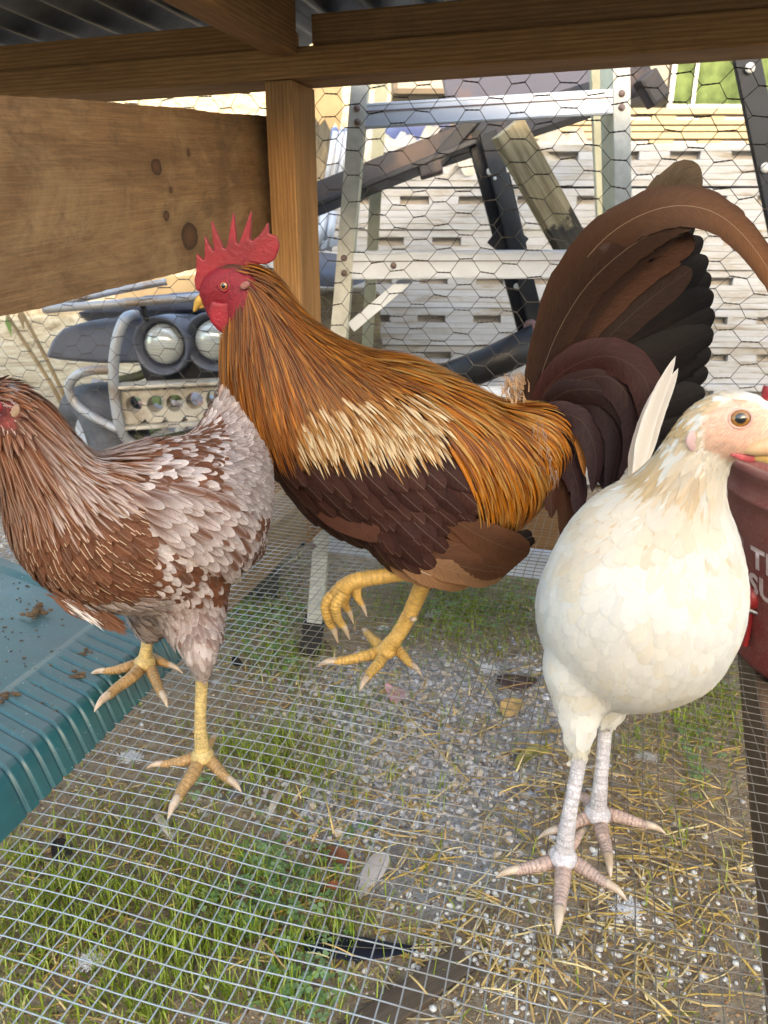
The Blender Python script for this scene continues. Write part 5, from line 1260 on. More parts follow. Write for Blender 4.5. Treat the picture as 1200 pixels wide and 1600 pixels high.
        me = bpy.data.meshes.new('ear_lobe'); bmx.to_mesh(me); bmx.free(); link('ear_lobe', me, plain('hen_ear', (0.36, 0.27, 0.16), (0.25, 0.13, 0.09), 0.7, 0, 80), h, None, True)
    tube('beak', [PT(-52, 645, RH), PT(-70, 648, RH), PT(-86, 660, RH)], [0.007, 0.005, 0.001], M_beak, h, 12, 12)
    extrude_poly('comb', [PT(x, y, RH) for x, y in ((-58, 622), (-50, 596), (-42, 606), (-34, 590), (-26, 604), (-16, 592), (-8, 606), (-14, 618))], (0, 1, 0), 0.005, M_comb, h, 0.0012, 3)
    yl = S(206, 178, 116); tc = S(182, 144, 94)
    an = PZ(316, 1178, 0.012); Rl = an.y
    foot_leg(h, [PT(316, 1040, R-0.016), PT(315, 1075, R-0.012), PT(313, 1130, Rl+0.003), an], [0.0060, 0.0052, 0.0051, 0.0066],
             [(toe([(314, 1180), (290, 1188), (268, 1192), (252, 1194)], 0, 0.0038), 0.0054, 0.0032), (toe([(314, 1182), (302, 1208), (286, 1232), (276, 1250)], 0, 0.0042), 0.0062, 0.0042), (toe([(318, 1180), (334, 1194), (348, 1210), (360, 1220)], 0, 0.0038), 0.0056, 0.0036), (toe([(318, 1174), (326, 1163), (332, 1156)], 0, 0.0035), 0.0048, 0.003)], yl, scut=20, palm=0.0092, toecol=tc)
    zt = TRAYZ
    an = PZ(226, 1032, zt+0.011)
    foot_leg(h, [PT(236, 960, R+0.06), PT(232, 990, an.y+0.006), PT(229, 1012, an.y+0.002), an], [0.0064, 0.0058, 0.0056, 0.0068],
             [(toe([(224, 1034), (200, 1042), (180, 1047), (162, 1049)], zt, 0.0038), 0.0054, 0.0034), (toe([(224, 1038), (206, 1058), (184, 1074), (168, 1088)], zt, 0.0044), 0.0062, 0.0044), (toe([(232, 1038), (240, 1056), (247, 1072), (254, 1086)], zt-0.002, 0.004), 0.0056, 0.0038), (toe([(236, 1028), (252, 1034), (266, 1040)], zt-0.002, 0.0036), 0.005, 0.0034)], yl, scut=16, palm=0.0092, toecol=tc)
TRAYZ = 0.036
M_henw = feather_mat('hen_wing_feather', 0.6, 0.22, 0.0, 0.12, 0.3, (0.10, 0.05, 0.03))
M_henf = feather_mat('hen_feather', 0.6, 0.22, 0.0, 0.12, 0.28, (0.66, 0.50, 0.34))
build_brown_hen()

# ---------------------------------------------------------------- WHITE HEN
def build_white_hen():
    h = empty('hen', PZ(882, 1345, 0), 'creamy white hen with amber eye standing in front by the red bucket', 'hen', 'hens in the coop')
    wht, crm, buff = S(244, 241, 234), S(238, 228, 206), S(220, 184, 122)
    HR = 0.425
    facep = [(1112, 640), (1150, 622), (1190, 628), (1230, 660), (1230, 720), (1170, 728), (1130, 715), (1100, 700), (1098, 660)]
    def colfn(x, y, p):
        if y < 745 and inpoly(x, y, facep):
            t = math.exp(-((x-1155)**2+(y-662)**2)/1800)
            return mixc((S(232, 194, 170), 1.0), (S(222, 144, 132), 0.8*t))*random.uniform(0.97, 1.03)
        return S(238, 232, 220)
    body = body_mesh('body', [
        [(1215, 688, 30, HR-0.005, 0.7), (1185, 672, 48, HR, 0.7), (1148, 664, 55, HR+0.004, 0.72), (1114, 674, 52, HR+0.012, 0.78), (1086, 716, 54, HR+0.02, 0.85), (1062, 766, 64, HR+0.028, 0.9), (1040, 820, 90, HR+0.036, 0.9), (1014, 880, 132, HR+0.046, 0.9), (1000, 945, 152, HR+0.05, 0.9), (984, 980, 128, HR+0.075, 0.95), (966, 950, 124, HR+0.12, 1), (966, 905, 98, HR+0.165, 1), (976, 850, 66, HR+0.20, 1), (992, 790, 36, HR+0.225, 1), (1000, 750, 24, HR+0.235, 1)],
        [(1020, 985, 118, HR+0.05, 0.9), (985, 1010, 100, HR+0.065, 0.9)],
        [(915, 1040, 62, HR+0.045, 0.9), (906, 1096, 36, HR+0.04, 0.95), (905, 1142, 21, HR+0.032, 1), (905, 1182, 12, HR+0.03, 1)],
        [(960, 1050, 56, HR+0.085, 0.9), (952, 1094, 28, HR+0.085, 0.95), (948, 1124, 14, HR+0.08, 1)]], 0.0042, 6, M_skin, h, colfn)
    bv = bvh_of(body)
    K = [(1150, 612, -1, .1, .3), (1100, 630, -.8, .6, .3), (1085, 690, -.5, .9, .2), (1060, 740, -.4, 1, .1), (1000, 770, -.6, .9, .5), (1110, 780, .0, 1, 0), (1130, 740, .1, 1, .2), (1150, 716, -.3, .6, .1), (1000, 900, -.15, 1, .1), (1100, 930, .2, 1, .2), (1150, 950, .3, 1, .4), (900, 900, -.5, .85, .5), (850, 900, -.3, .8, 1), (1000, 1060, -.05, .9, .4), (900, 1050, -.2, 1, .3), (1080, 1060, .1, .8, .6), (920, 800, -.6, .3, 1), (980, 720, -.3, -.3, 1), (905, 1150, 0, 1, 0), (948, 1120, 0, 1, .1)]
    def buffness(x, y):
        v = 0.0
        for cx, cy_, r, a in ((1060, 650, 50, .9), (1030, 720, 45, .75), (985, 790, 50, .65), (950, 820, 38, .6), (925, 865, 32, .6), (1050, 800, 30, .55), (1085, 760, 35, .55), (1120, 830, 26, .4), (1110, 620, 40, .7), (1040, 960, 30, .25), (1080, 1070, 40, .25), (960, 1000, 60, .15)):
            v = max(v, a*math.exp(-((x-cx)**2+(y-cy_)**2)/(r*r)))
        return v
    bf = Plumage()
    for p, n, x, y in roots(body, 0.0062, 60000, lambda x, y, p, n: y > 760 and not (y > 1120)):
        d = idw(K, x, y, 2.5)+Vector((random.uniform(-.12, .12), 0, random.uniform(-.12, .12))); L = random.uniform(0.026, 0.036)
        pa, na = grow(bv, p, n, d, L, 6, 0.0008, 0.0028, 0, 0.9); v = buffness(x, y); q = random.random()
        c = wht*random.uniform(0.93, 1.04)
        c = mixc((c, 1-0.75*v), (buff, 0.75*v*random.uniform(0.4, 1.3)+1e-6))
        if q > 0.85: c = mixc((c, 1), (crm, 1))
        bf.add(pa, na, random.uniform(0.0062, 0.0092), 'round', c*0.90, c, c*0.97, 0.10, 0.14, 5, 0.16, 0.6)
    for p, n, x, y in roots(body, 0.0034, 90000, lambda x, y, p, n: y > 770 and y < 1130):
        d = idw(K, x, y, 2.5)+Vector((random.uniform(-.3, .3), 0, random.uniform(-.25, .25))); pa, na = grow(bv, p, n, d, random.uniform(0.010, 0.022), 4, 0.0012, 0.0030, 0, 0.8); v = buffness(x, y)
        c = mixc((wht*random.uniform(0.97, 1.02), 1-0.7*v), (buff, 0.7*v+1e-6)); bf.add(pa, na, random.uniform(0.0004, 0.0010), 'lance', c, c, None, 0, 0.1)
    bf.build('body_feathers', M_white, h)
    nk = Plumage()
    for p, n, x, y in roots(body, 0.0029, 90000, lambda x, y, p, n: y < 840 and not inpoly(x, y, facep) and x < 1175):
        d = idw(K, x, y, 2.5)+Vector((random.uniform(-.13, .13), random.uniform(-.1, .1), random.uniform(-.1, .1)))
        sm = y < 700 or (y < 735 and x > 1090); L = random.uniform(0.006, 0.011) if sm else random.uniform(0.016, 0.028)
        pa, na = grow(bv, p, n, d, L, 5, 0.0005, 0.0014 if sm else 0.0028, 0, 0.8); v = min(1, buffness(x, y)*1.15+0.12); q = random.random()
        c = mixc((wht, 1-v*0.8), (buff, v*1.1))*random.uniform(0.9, 1.06) if q < 0.8 else wht*random.uniform(0.9, 1.03)
        nk.add(pa, na, random.uniform(0.0011, 0.0018) if sm else random.uniform(0.0018, 0.0034), 'lance' if not sm else 'round', c*0.93, c, c*0.98, 0.1, 0.25)
    nk.build('hackle_feathers', M_white, h)
    fc = Plumage()
    for p, n, x, y in roots(body, 0.0014, 90000, lambda x, y, p, n: inpoly(x, y, facep) and math.hypot(x-1157, y-655) > 24):
        d = idw(K, x, y, 2.5)+Vector((random.uniform(-.4, .1), 0, random.uniform(-.2, .2))); pa, na = grow(bv, p, n, d, random.uniform(0.003, 0.006), 3, 0.0003, 0.001)
        c = S(240, 214, 190)*random.uniform(0.85, 1.05); fc.add(pa, na, 0.00030, 'hair', c, c, None, 0, 0.1)
    fc.build('face_down', M_white, h)
    th = Plumage()
    for p, n, x, y in roots(body, 0.0034, 40000, lambda x, y, p, n: y > 1040 and x < 985):
        pa, na = grow(bv, p, n, idw(K, x, y)+Vector((0, 0, -.5)), random.uniform(0.008, 0.016), 4, 0.001, 0.0028); c = S(236, 230, 214)*random.uniform(0.92, 1.03); th.add(pa, na, random.uniform(0.0014, 0.003), 'round', c*0.97, c, None, 0)
    th.build('thigh_feathers', M_white, h)
    for k, (a, b_, c_) in enumerate((((992, 745), (1018, 650), (1056, 556)), ((996, 745), (1014, 660), (1040, 580)), ((985, 750), (1002, 680), (1026, 604)), ((1002, 740), (1028, 650), (1060, 575)))):
        big_feather('tail_feather', [PT(a[0], a[1], HR+0.20+0.01*k), PT(b_[0], b_[1], HR+0.215+0.01*k), PT(c_[0], c_[1], HR+0.225+0.012*k)], Vector((0.55, -0.8, 0.1)).normalized(), 0.0105, 'sickle', S(226, 214, 196), S(216, 206, 196), S(238, 232, 224), h, M_white, 18, 5, 0.12, 0.05, 0.4, 1)
    for s_ in (-1, 1):
        pe = PT(1157, 654, HR); loc, nn, ix, dist = bv.ray_cast(Vector((pe.x, pe.y+s_*0.2, pe.z)), Vector((0, -s_, 0)))
        if s_ == -1: loc, nn, ix, dist = bv.ray_cast(CAM, ray(1157, 654).normalized())
        ax = (nn.normalized()*0.75 + (CAM-loc).normalized()*0.6) if s_ < 0 else Vector((0.1, 1, 0.1))
        eye(loc - ax.normalized()*0.0030, ax, 0.0064, (0.30, 0.125, 0.018), h)
        ring('eyelid', loc + ax.normalized()*0.0001, ax, 0.0058, 0.0007, plain('lid_skin', (0.72, 0.46, 0.36), (0.6, 0.34, 0.27), 0.6, 0, 90), h)
        c = PT(1085, 690, HR); hit = bv.ray_cast(CAM, ray(1086, 690).normalized())[0] if s_ < 0 else bv.ray_cast(Vector((c.x, 1.0, c.z)), Vector((0, -1, 0)))[0]
        if s_ > 0: continue
        bmx = bmesh.new(); bmesh.ops.create_uvsphere(bmx, u_segments=18, v_segments=12, radius=1, matrix=Matrix.Translation(hit) @ Matrix.Rotation(-0.45, 4, 'Y') @ Matrix.Diagonal((0.0052, 0.0012, 0.0066, 1)))
        me = bpy.data.meshes.new('ear_lobe'); bmx.to_mesh(me); bmx.free(); link('ear_lobe', me, plain('lilac_ear', (0.60, 0.42, 0.40), (0.52, 0.34, 0.33), 0.6, 0, 60), h, None, True)
        w0 = bv.ray_cast(CAM, ray(1170, 712).normalized())[0]
        if s_ < 0 and w0 is not None:
            tube('wattle', [w0+Vector((-0.010, 0.001, 0.001)), w0+Vector((0.0, 0.0008, -0.001)), w0+Vector((0.013, 0.001, 0.0005))], [0.0010, 0.0036, 0.0026], plain('pink_wattle', (0.56, 0.11, 0.12), (0.45, 0.07, 0.08), 0.5, 0, 70), h, 12, 12)
    tube('beak', [PT(1158, 706, HR-0.004), PT(1178, 702, HR-0.010), PT(1205, 697, HR-0.012), PT(1228, 700, HR-0.012), PT(1248, 718, HR-0.012)], [0.0012, 0.0036, 0.0058, 0.0046, 0.001], horn_mat('pale_horn', (0.70, 0.46, 0.24), (0.62, 0.34, 0.2)), h, 12, 16)
    tube('lower_beak', [PT(1176, 714, HR-0.006), PT(1205, 715, HR-0.010), PT(1230, 715, HR-0.011)], [0.002, 0.004, 0.001], horn_mat('pale_horn', (0.70, 0.48, 0.16), (0.6, 0.36, 0.12)), h, 10, 10)
    extrude_poly('comb', [PT(x, y, HR) for x, y in ((1188, 634), (1194, 598), (1202, 612), (1209, 588), (1218, 610), (1228, 596), (1236, 640), (1230, 668), (1206, 648))], (0, 1, 0), 0.005, M_comb, h, 0.0012, 3)
    gl = S(206, 200, 202); tc = S(192, 164, 150)
    an = PZ(880, 1336, 0.012)
    foot_leg(h, [PT(905, 1178, HR+0.03), PT(902, 1205, HR+0.028), PT(890, 1270, an.y+0.005), an], [0.0060, 0.0052, 0.0053, 0.0070],
             [(toe([(878, 1340), (850, 1350), (824, 1356), (806, 1360)], 0, 0.0038), 0.0056, 0.0036), (toe([(880, 1345), (879, 1375), (876, 1400), (874, 1424)], 0, 0.0042), 0.006, 0.0042), (toe([(884, 1340), (908, 1354), (932, 1370), (950, 1382)], 0, 0.0038), 0.0056, 0.0036), (toe([(886, 1328), (898, 1312), (906, 1304)], 0, 0.0035), 0.005, 0.003)], gl, scut=20, palm=0.0092, toecol=tc, dark=0.62)
    an = PZ(934, 1268, 0.012)
    foot_leg(h, [PT(948, 1122, HR+0.08), PT(945, 1150, HR+0.078), PT(939, 1215, an.y+0.004), an], [0.0060, 0.0053, 0.0054, 0.0068],
             [(toe([(938, 1270), (966, 1276), (992, 1284), (1012, 1290)], 0, 0.0038), 0.0056, 0.0034), (toe([(936, 1275), (941, 1302), (947, 1322), (950, 1340)], 0, 0.004), 0.0058, 0.0038), (toe([(930, 1272), (906, 1282), (884, 1292), (866, 1298)], 0, 0.0038), 0.0054, 0.0034), (toe([(928, 1262), (914, 1248), (906, 1242)], 0, 0.0035), 0.005, 0.003)], gl, scut=20, palm=0.0092, toecol=tc, dark=0.62)
M_white = feather_mat('white_feather', 0.75, 0.12, 0.0, 0.38, 0.05, (0.82, 0.78, 0.7))
build_white_hen()
# ================================================================= THINGS IN THE COOP
def build_lid():
    b = NB('teal_plastic'); g = b.n('ShaderNodeNewGeometry'); P = g.outputs['Position']
    f = b.noise(P, 28, 7, 0.68); f2 = b.noise(P, 260, 4, 0.7); f3 = b.noise(P, 9, 5, 0.6)
    up = b.n('ShaderNodeSeparateXYZ'); b.l(g.outputs['Normal'], up.inputs[0])
    dust = b.math('MULTIPLY', b.ramp(f3, [(0.35, 0.25), (0.65, 0.85)]), b.ramp(up.outputs[2], [(0.75, 0.12), (0.98, 1.0)]))
    col = b.ramp(f, [(0.3, (0.006, 0.060, 0.070)), (0.7, (0.010, 0.095, 0.105))])
    col = b.mix(b.math('MULTIPLY', dust, 0.78), col, (0.105, 0.122, 0.122))
    col = b.mix(b.math('MULTIPLY', b.ramp(f2, [(0.64, 0.0), (0.70, 1.0)]), 0.7), col, (0.10, 0.075, 0.05))
    col = b.mix(b.math('MULTIPLY', b.ramp(b.noise(P, 480, 2), [(0.72, 0.0), (0.76, 1.0)]), 0.8), col, (0.6, 0.6, 0.58))
    b.bump(f2, 0.12, 0.001); b.set(col, b.math('MULTIPLY_ADD', dust, 0.35), 0, 0.5); b.b.inputs['Roughness'].links[0].from_node.inputs[2].default_value = 0.30
    A = PZ(-30, 1348, 0); B = PZ(296, 1018, 0); C = PZ(-10, 866, 0.03); C.z = 0; A.z = B.z = 0
    u = (B-A).normalized(); w_ = (C-B).normalized(); La = (B-A).length
    A0 = A - u*0.05; La += 0.05; H = TRAYZ
    ss = np.linspace(0, La, 330); tt = np.concatenate([np.linspace(0, 0.030, 16), np.linspace(0.033, 0.10, 22), np.linspace(0.104, 0.125, 8), np.linspace(0.14, 0.62, 26)])
    V, F = [], []
    per = 0.0150; s0 = 0.092
    def prof(t):
        if t < 0.026:
            a = t/0.026*math.pi/2; return 0.002+(H-0.002)*math.sin(a), 0.0
        return H + (0.0006 if t < 0.104 else -0.0035), 0.0
    for s in ss:
        for t in tt:
            z, _ = prof(t); z = z if not (0.100 < t < 0.108) else H-0.0015
            tw = t
            if s > s0 and s < La-0.012 and t < 0.098:
                ph = ((s-s0)/per) % 1.0; gd = max(0.0, 1-abs(ph-0.5)/0.17); gd = gd*gd*(3-2*gd)
                fade = 1.0 if t < 0.086 else max(0.0, (0.098-t)/0.012)
                z -= 0.0026*gd*fade*(1 if t > 0.012 else t/0.012)
                if t < 0.026: tw = t + 0.0030*gd*(1-t/0.03)
            e = La-s
            if e < 0.016: z = min(z, 0.002+(H+0.004)*math.sin(min(1, e/0.012)*math.pi/2)) if e < 0.012 else z+0.004
            elif e < 0.026 and t > 0.1: z += 0.004
            elif e < 0.034 and t > 0.1: z += 0.004*(0.034-e)/0.008
            V.append(A0 + u*s + w_*(tw-0.004) + UP*(z+mz(A0.x, A0.y)*0.4+0.003))
    n = len(tt)
    for i in range(len(ss)-1):
        for j in range(n-1): a = i*n+j; F.append((a, a+n, a+n+1, a+1))
    o = mesh('plastic_platform', V, F, b.m, None, True); tag(o, 'teal green plastic platform with a ribbed edge under the brown hen', 'platform')
    M_poo = plain('dried_droppings', (0.14, 0.085, 0.04), (0.06, 0.038, 0.022), 0.9, 0, 90, 0.6, 0.003)
    for k, (px, py, r, n_, lab) in enumerate(((63, 957, 0.006, 26, 'largest clump of dried droppings on the teal platform below the breast'), (121, 1056, 0.004, 16, 'small clump of dried droppings at the start of the platform ribs'), (8, 1087, 0.0045, 14, 'clump of dried droppings on the platform at the left edge'), (133, 1021, 0.003, 12, 'thin streak of dried droppings beside the hen\'s toes on the platform'))):
        c = PZ(px, py, H+0.002); bmx = bmesh.new()
        for q in range(n_):
            off = Vector((random.gauss(0, r*1.2), random.gauss(0, r*0.8), abs(random.gauss(0, r*0.35)))); rr = r*random.uniform(0.25, 0.7)
            bmesh.ops.create_icosphere(bmx, subdivisions=1, radius=rr, matrix=Matrix.Translation(c+off) @ Matrix.Rotation(random.random()*3, 4, 'X') @ Matrix.Diagonal((1.4, 0.8, 0.7, 1)))
        me = bpy.data.meshes.new('dropping'); bmx.to_mesh(me); bmx.free(); tag(link('dropping', me, M_poo), lab, 'droppings', 'droppings on the platform')
    bmx = bmesh.new()
    for k in range(420):
        s, t = random.uniform(0.02, La-0.03), random.uniform(0.02, 0.5); c = A0+u*s+w_*t+UP*(H-0.001 if t > 0.1 else H+0.002); r = random.uniform(0.0004, 0.0014)*(1 if random.random() < 0.9 else 1.7)
        bmesh.ops.create_icosphere(bmx, subdivisions=1, radius=r, matrix=Matrix.Translation(c) @ Matrix.Diagonal((1.3, 1, 0.7, 1)))
    me = bpy.data.meshes.new('crumbs'); bmx.to_mesh(me); bmx.free(); o = link('crumbs', me, M_poo); tag(o, 'scattered dirt crumbs lying over the teal platform', None, None, 'stuff')
build_lid()

def build_bucket():
    c = Vector((0.517, 0.726, 0.002))
    bk = empty('bucket', c, 'dusty red plastic bucket with white lettering beside the white hen', 'bucket')
    b = NB('dusty_red_plastic'); g = b.n('ShaderNodeNewGeometry'); P = g.outputs['Position']; sx = b.n('ShaderNodeSeparateXYZ'); b.l(P, sx.inputs[0])
    f = b.noise(P, 30, 7, 0.7); f2 = b.noise(P, 330, 4, 0.7)
    q = b.math('ADD', b.math('MULTIPLY', f, 0.8), b.math('MULTIPLY', sx.outputs[2], 1.4))
    col = b.ramp(q, [(0.38, (0.19, 0.024, 0.026)), (0.75, (0.25, 0.10, 0.085))])
    col = b.mix(b.math('MULTIPLY', b.ramp(f2, [(0.52, 0.0), (0.68, 1.0)]), 0.55), col, (0.30, 0.19, 0.15))
    b.bump(f2, 0.12, 0.001); b.set(col, 0.5, 0, 0.4)
    rz = lambda z: 0.130+0.20*z
    Hh = 0.227
    prof = [(0, 0.004), (rz(0)-0.006, 0.004), (rz(0)-0.002, 0.0), (rz(0)+0.0005, 0.006)] + [(rz(z), z) for z in np.linspace(0.012, 0.187, 16)] + [(rz(0.189)+0.004, 0.191), (rz(0.193)+0.004, 0.195), (rz(0.197), 0.198), (rz(0.215), 0.215), (rz(0.22)+0.006, 0.221), (rz(Hh)+0.006, Hh), (rz(Hh)-0.004, Hh), (rz(0.215)-0.005, 0.205), (rz(0)-0.004, 0.01), (0, 0.01)]
    body = lathe('body', prof, c, b.m, bk, 96)
    M_print = plain('white_print', (0.62, 0.50, 0.48), (0.44, 0.24, 0.22), 0.6, 0, 60, 0, lo=0.36, hi=0.5)
    def place(x, z, lift=0.0007):                  # wrap a flat sheet (metres) round the wall; x = 0 faces the camera's left
        a0 = A_C + x/rz(z); r = rz(z)+lift; return c + Vector((math.cos(a0)*r, math.sin(a0)*r, z))
    # facing angle of the seen left flank
    tgt = PT(1188, 868, 0.62); A_C = math.atan2(-0.55, -0.84)
    def z_of(py): return 0.443 - 0.60*math.tan(math.atan((py-800)/1200)+PITCH)
    def text(body_s, xs, zs, size, lean):
        cu = bpy.data.curves.new('t', 'FONT'); cu.body = body_s; cu.size = size; cu.offset = 0.0011; cu.space_character = 1.05; cu.resolution_u = 3
        t = bpy.data.objects.new('t', cu); COL.objects.link(t); dg = bpy.context.evaluated_depsgraph_get(); dg.update(); me = bpy.data.meshes.new_from_object(t.evaluated_get(dg)); bpy.data.objects.remove(t)
        bmx = bmesh.new(); bmx.from_mesh(me); bmesh.ops.triangulate(bmx, faces=bmx.faces[:]); bmesh.ops.subdivide_edges(bmx, edges=[e for e in bmx.edges if e.calc_length() > 0.006], cuts=2, use_grid_fill=False)
        for v in bmx.verts: v.co = place(xs + v.co.x, zs + v.co.y + lean*v.co.x)
        bmx.to_mesh(me); bmx.free(); me.materials.clear(); return me
    # find the print position: solve angle/height whose projection meets the photograph's spot
    best = None
    for a in np.linspace(-math.pi, 0, 400):
        for z in np.linspace(0.05, 0.2, 60):
            p = c + Vector((math.cos(a)*rz(z), math.sin(a)*rz(z), z)); px, py = PR(p); e = (px-1174)**2+(py-884)**2
            if (p-CAM).dot(Vector((math.cos(a), math.sin(a), 0))) < 0 and (best is None or e < best[0]): best = (e, a, z)
    A_C, z1 = best[1], best[2]
    m1 = text('TR', 0, z1, 0.031, 0.0); link('lettering', m1, M_print, body)
    m2 = text('SU', -0.004, z1-0.030, 0.031, 0.0); link('lettering', m2, M_print, body)
    # pale printed panel with part of a line of letters
    def patch(xa, xb, za, zb, zc, zd, mat, nm, lift=0.0005):
        V, F = [], []
        for i in range(9):
            s = i/8; x = xa+(xb-xa)*s
            V += [place(x, za+(zb-za)*s, lift), place(x, zc+(zd-zc)*s, lift)]
        for i in range(8): F.append((2*i, 2*i+2, 2*i+3, 2*i+1))
        mesh(nm, V, F, mat, body, True)
    patch(-0.060, -0.012, z1+0.004, z1-0.030, z1+0.060, z1+0.022, plain('faded_panel', (0.42, 0.28, 0.24), (0.34, 0.18, 0.15), 0.6, 0, 40, 0), 'printed_panel')
    M_redp = plain('red_print', (0.26, 0.03, 0.03), (0.2, 0.02, 0.02), 0.6, 0, 60, 0)
    m3 = None
    for ch, xo, zo in (('C', -0.054, 0.020), ('S', -0.040, 0.004)):
        cu_me = text(ch, xo, z1+zo, 0.024, -0.7)
        for v in cu_me.vertices: 
            d = Vector((v.co.x-c.x, v.co.y-c.y, 0)).normalized(); v.co = v.co + d*0.0005
        link('lettering', cu_me, M_redp, body)
    # ear with white grommet and wire bail
    best = None
    for a in np.linspace(-math.pi, 0, 400):
        for z in np.linspace(0.02, 0.2, 80):
            p = c + Vector((math.cos(a)*rz(z), math.sin(a)*rz(z), z)); px, py = PR(p); e = (px-1170)**2+(py-932)**2
            if (p-CAM).dot(Vector((math.cos(a), math.sin(a), 0))) < 0 and (best is None or e < best[0]): best = (e, a, z, p)
    _, a, z, p = best; out = Vector((math.cos(a), math.sin(a), 0))
    M_red = plain('red_ear', (0.30, 0.018, 0.02), (0.20, 0.012, 0.014), 0.45, 0, 30)
    ear = lathe('ear', [(0, 0.008), (0.009, 0.008), (0.0125, 0.006), (0.0135, 0.002), (0.014, -0.004)], p, M_red, body, 28, out)
    lathe('grommet', [(0, 0.0095), (0.0035, 0.0095), (0.0045, 0.0115), (0.0058, 0.0115), (0.0062, 0.0075)], p, plain('white_grommet', (0.75, 0.74, 0.72), rough=0.4), ear, 24, out)
    tube('bail', [p+out*0.010, p+out*0.016+Vector((0.010, -0.002, -0.010)), p+out*0.014+Vector((0.035, -0.014, -0.016)), p+out*0.012+Vector((0.075, -0.028, -0.014)), p+out*0.02+Vector((0.14, -0.03, 0.0))], 0.0022, M_galv, bk, 8, 30)
    q0 = c + Vector((math.cos(a-0.02)*rz(0.06), math.sin(a-0.02)*rz(0.06), 0.052)); tz = Vector((-math.sin(a), math.cos(a), 0))
    box('tab', q0+out*0.002, tz, UP, (0.016, 0.006, 0.045), M_red, body, 0.002)
build_bucket()
# ================================================================= GROUND COVER
def on_ground(px, py):
    p = PZ(px, py, GZ); 
    for _ in range(3): p = PZ(px, py, gh(p.x, p.y))
    return p
def gblob(x, y, L):
    v = 0
    for cx, cy_, rx, ry, a in L: v = max(v, a*math.exp(-((x-cx)/rx)**2-((y-cy_)/ry)**2))
    return v
GRASS = [(330, 1480, 230, 130, 1.0), (90, 1450, 180, 140, .8), (430, 1190, 120, 60, .9), (250, 1300, 110, 60, .55), (560, 1100, 70, 26, .5), (740, 960, 130, 55, 1.0), (430, 1000, 70, 80, .7), (1105, 1110, 55, 90, .9), (1020, 1150, 60, 30, .4), (590, 1220, 40, 22, .5), (400, 1560, 120, 60, .9), (520, 1560, 50, 60, .6), (150, 1580, 200, 80, .8), (330, 900, 70, 40, .5), (690, 1230, 25, 14, .4), (50, 1350, 90, 50, .6), (620, 1150, 50, 16, .4)]
GRAV = [(700, 1080, 190, 50, 1.0), (640, 1200, 170, 90, .9), (760, 1270, 110, 70, .4), (560, 1270, 120, 60, .5), (500, 1120, 80, 40, .5), (30, 800, 60, 60, 1)]
STRAW = [(1000, 1300, 260, 220, .9), (800, 1480, 260, 120, .9), (620, 1330, 160, 90, .6), (300, 1330, 200, 120, .4), (1000, 1500, 250, 100, 1.0), (700, 1150, 150, 90, .35), (100, 1500, 160, 120, .75), (450, 1050, 90, 60, .45), (330, 1420, 160, 90, .5), (1050, 1180, 120, 60, .9)]
WHITE = [(760, 1500, 170, 90, 1.0), (1000, 1480, 260, 110, .8), (880, 1400, 180, 80, .6), (520, 1560, 60, 40, .3)]
def spot(y0=880, y1=1640):
    # even over the ground plane
    while True:
        y = random.uniform(0.55, 2.1); z = gh(0, y); x = random.uniform(-1.0, 1.0)*max(0.60, y*0.66)
        px, py = PR(Vector((x, y, z)))
        if -40 < px < 1240 and y0-150 < py < y1: return px, py, x, y
ICO = bmesh.new(); bmesh.ops.create_icosphere(ICO, subdivisions=1, radius=1); ICV = [v.co.copy() for v in ICO.verts]; ICF = [tuple(v.index for v in f.verts) for f in ICO.faces]; ICO.free()
def pebbles(name, label, n, fn, mat):
    V, F, C = [], [], []; k = 0
    while k < n:
        px, py, x, y = spot(); r = fn(px, py)
        if r is None: continue
        rad, col = r; k += 1; b0 = len(V); th = random.random()*6.28; c_, s_ = math.cos(th), math.sin(th); sx, sy, sz = random.uniform(.75, 1.4), random.uniform(.7, 1.1), random.uniform(.5, .9)
        z0 = gh(x, y)+rad*random.uniform(0.0, 0.45); tl = random.uniform(-.3, .3)
        for v in ICV:
            w_ = 1+random.uniform(-.16, .16); a, b_ = v.x*sx*rad*w_, v.y*sy*rad*w_; V.append((x+a*c_-b_*s_, y+a*s_+b_*c_, z0+v.z*sz*rad*w_+a*tl)); C.append(tuple(col))
        F += [tuple(b0+i for i in f) for f in ICF]
    o = mesh(name, V, F, mat, None, name != 'gravel'); setcol(o, C); tag(o, label, None, None, 'stuff')
M_peb = ATT_MAT('pebble', 0.8, 0.3, 0.3, 300, 0.4)
def f_grav(px, py):
    g = gblob(px, py, GRAV)
    if random.random() > g: return None
    return random.uniform(0.0022, 0.0058)*(1 if random.random() < 0.94 else 1.6), random.choice([S(176, 176, 182), S(150, 152, 160), S(200, 198, 200), S(166, 162, 160), S(200, 184, 164)])*random.uniform(0.75, 1.2)
pebbles('gravel', 'grey gravel chips spread over the ground under the mesh', 4900, f_grav, M_peb)
def f_grit(px, py):
    if random.random() < 0.5*gblob(px, py, GRASS): return None
    return random.uniform(0.0008, 0.0024), random.choice([S(214, 186, 150), S(184, 148, 110), S(140, 110, 84), S(224, 210, 190), S(166, 126, 90), S(116, 90, 70)])*random.uniform(0.8, 1.15)
pebbles('grit', 'fine tan grit and crumbs covering the soil', 20000, f_grit, M_peb)
def f_white(px, py):
    if random.random() > gblob(px, py, WHITE): return None
    return random.uniform(0.0022, 0.0052), S(232, 230, 226)*random.uniform(0.85, 1.0)
pebbles('shell_grit', 'white shell bits scattered over the soil near the front', 620, f_white, M_peb)
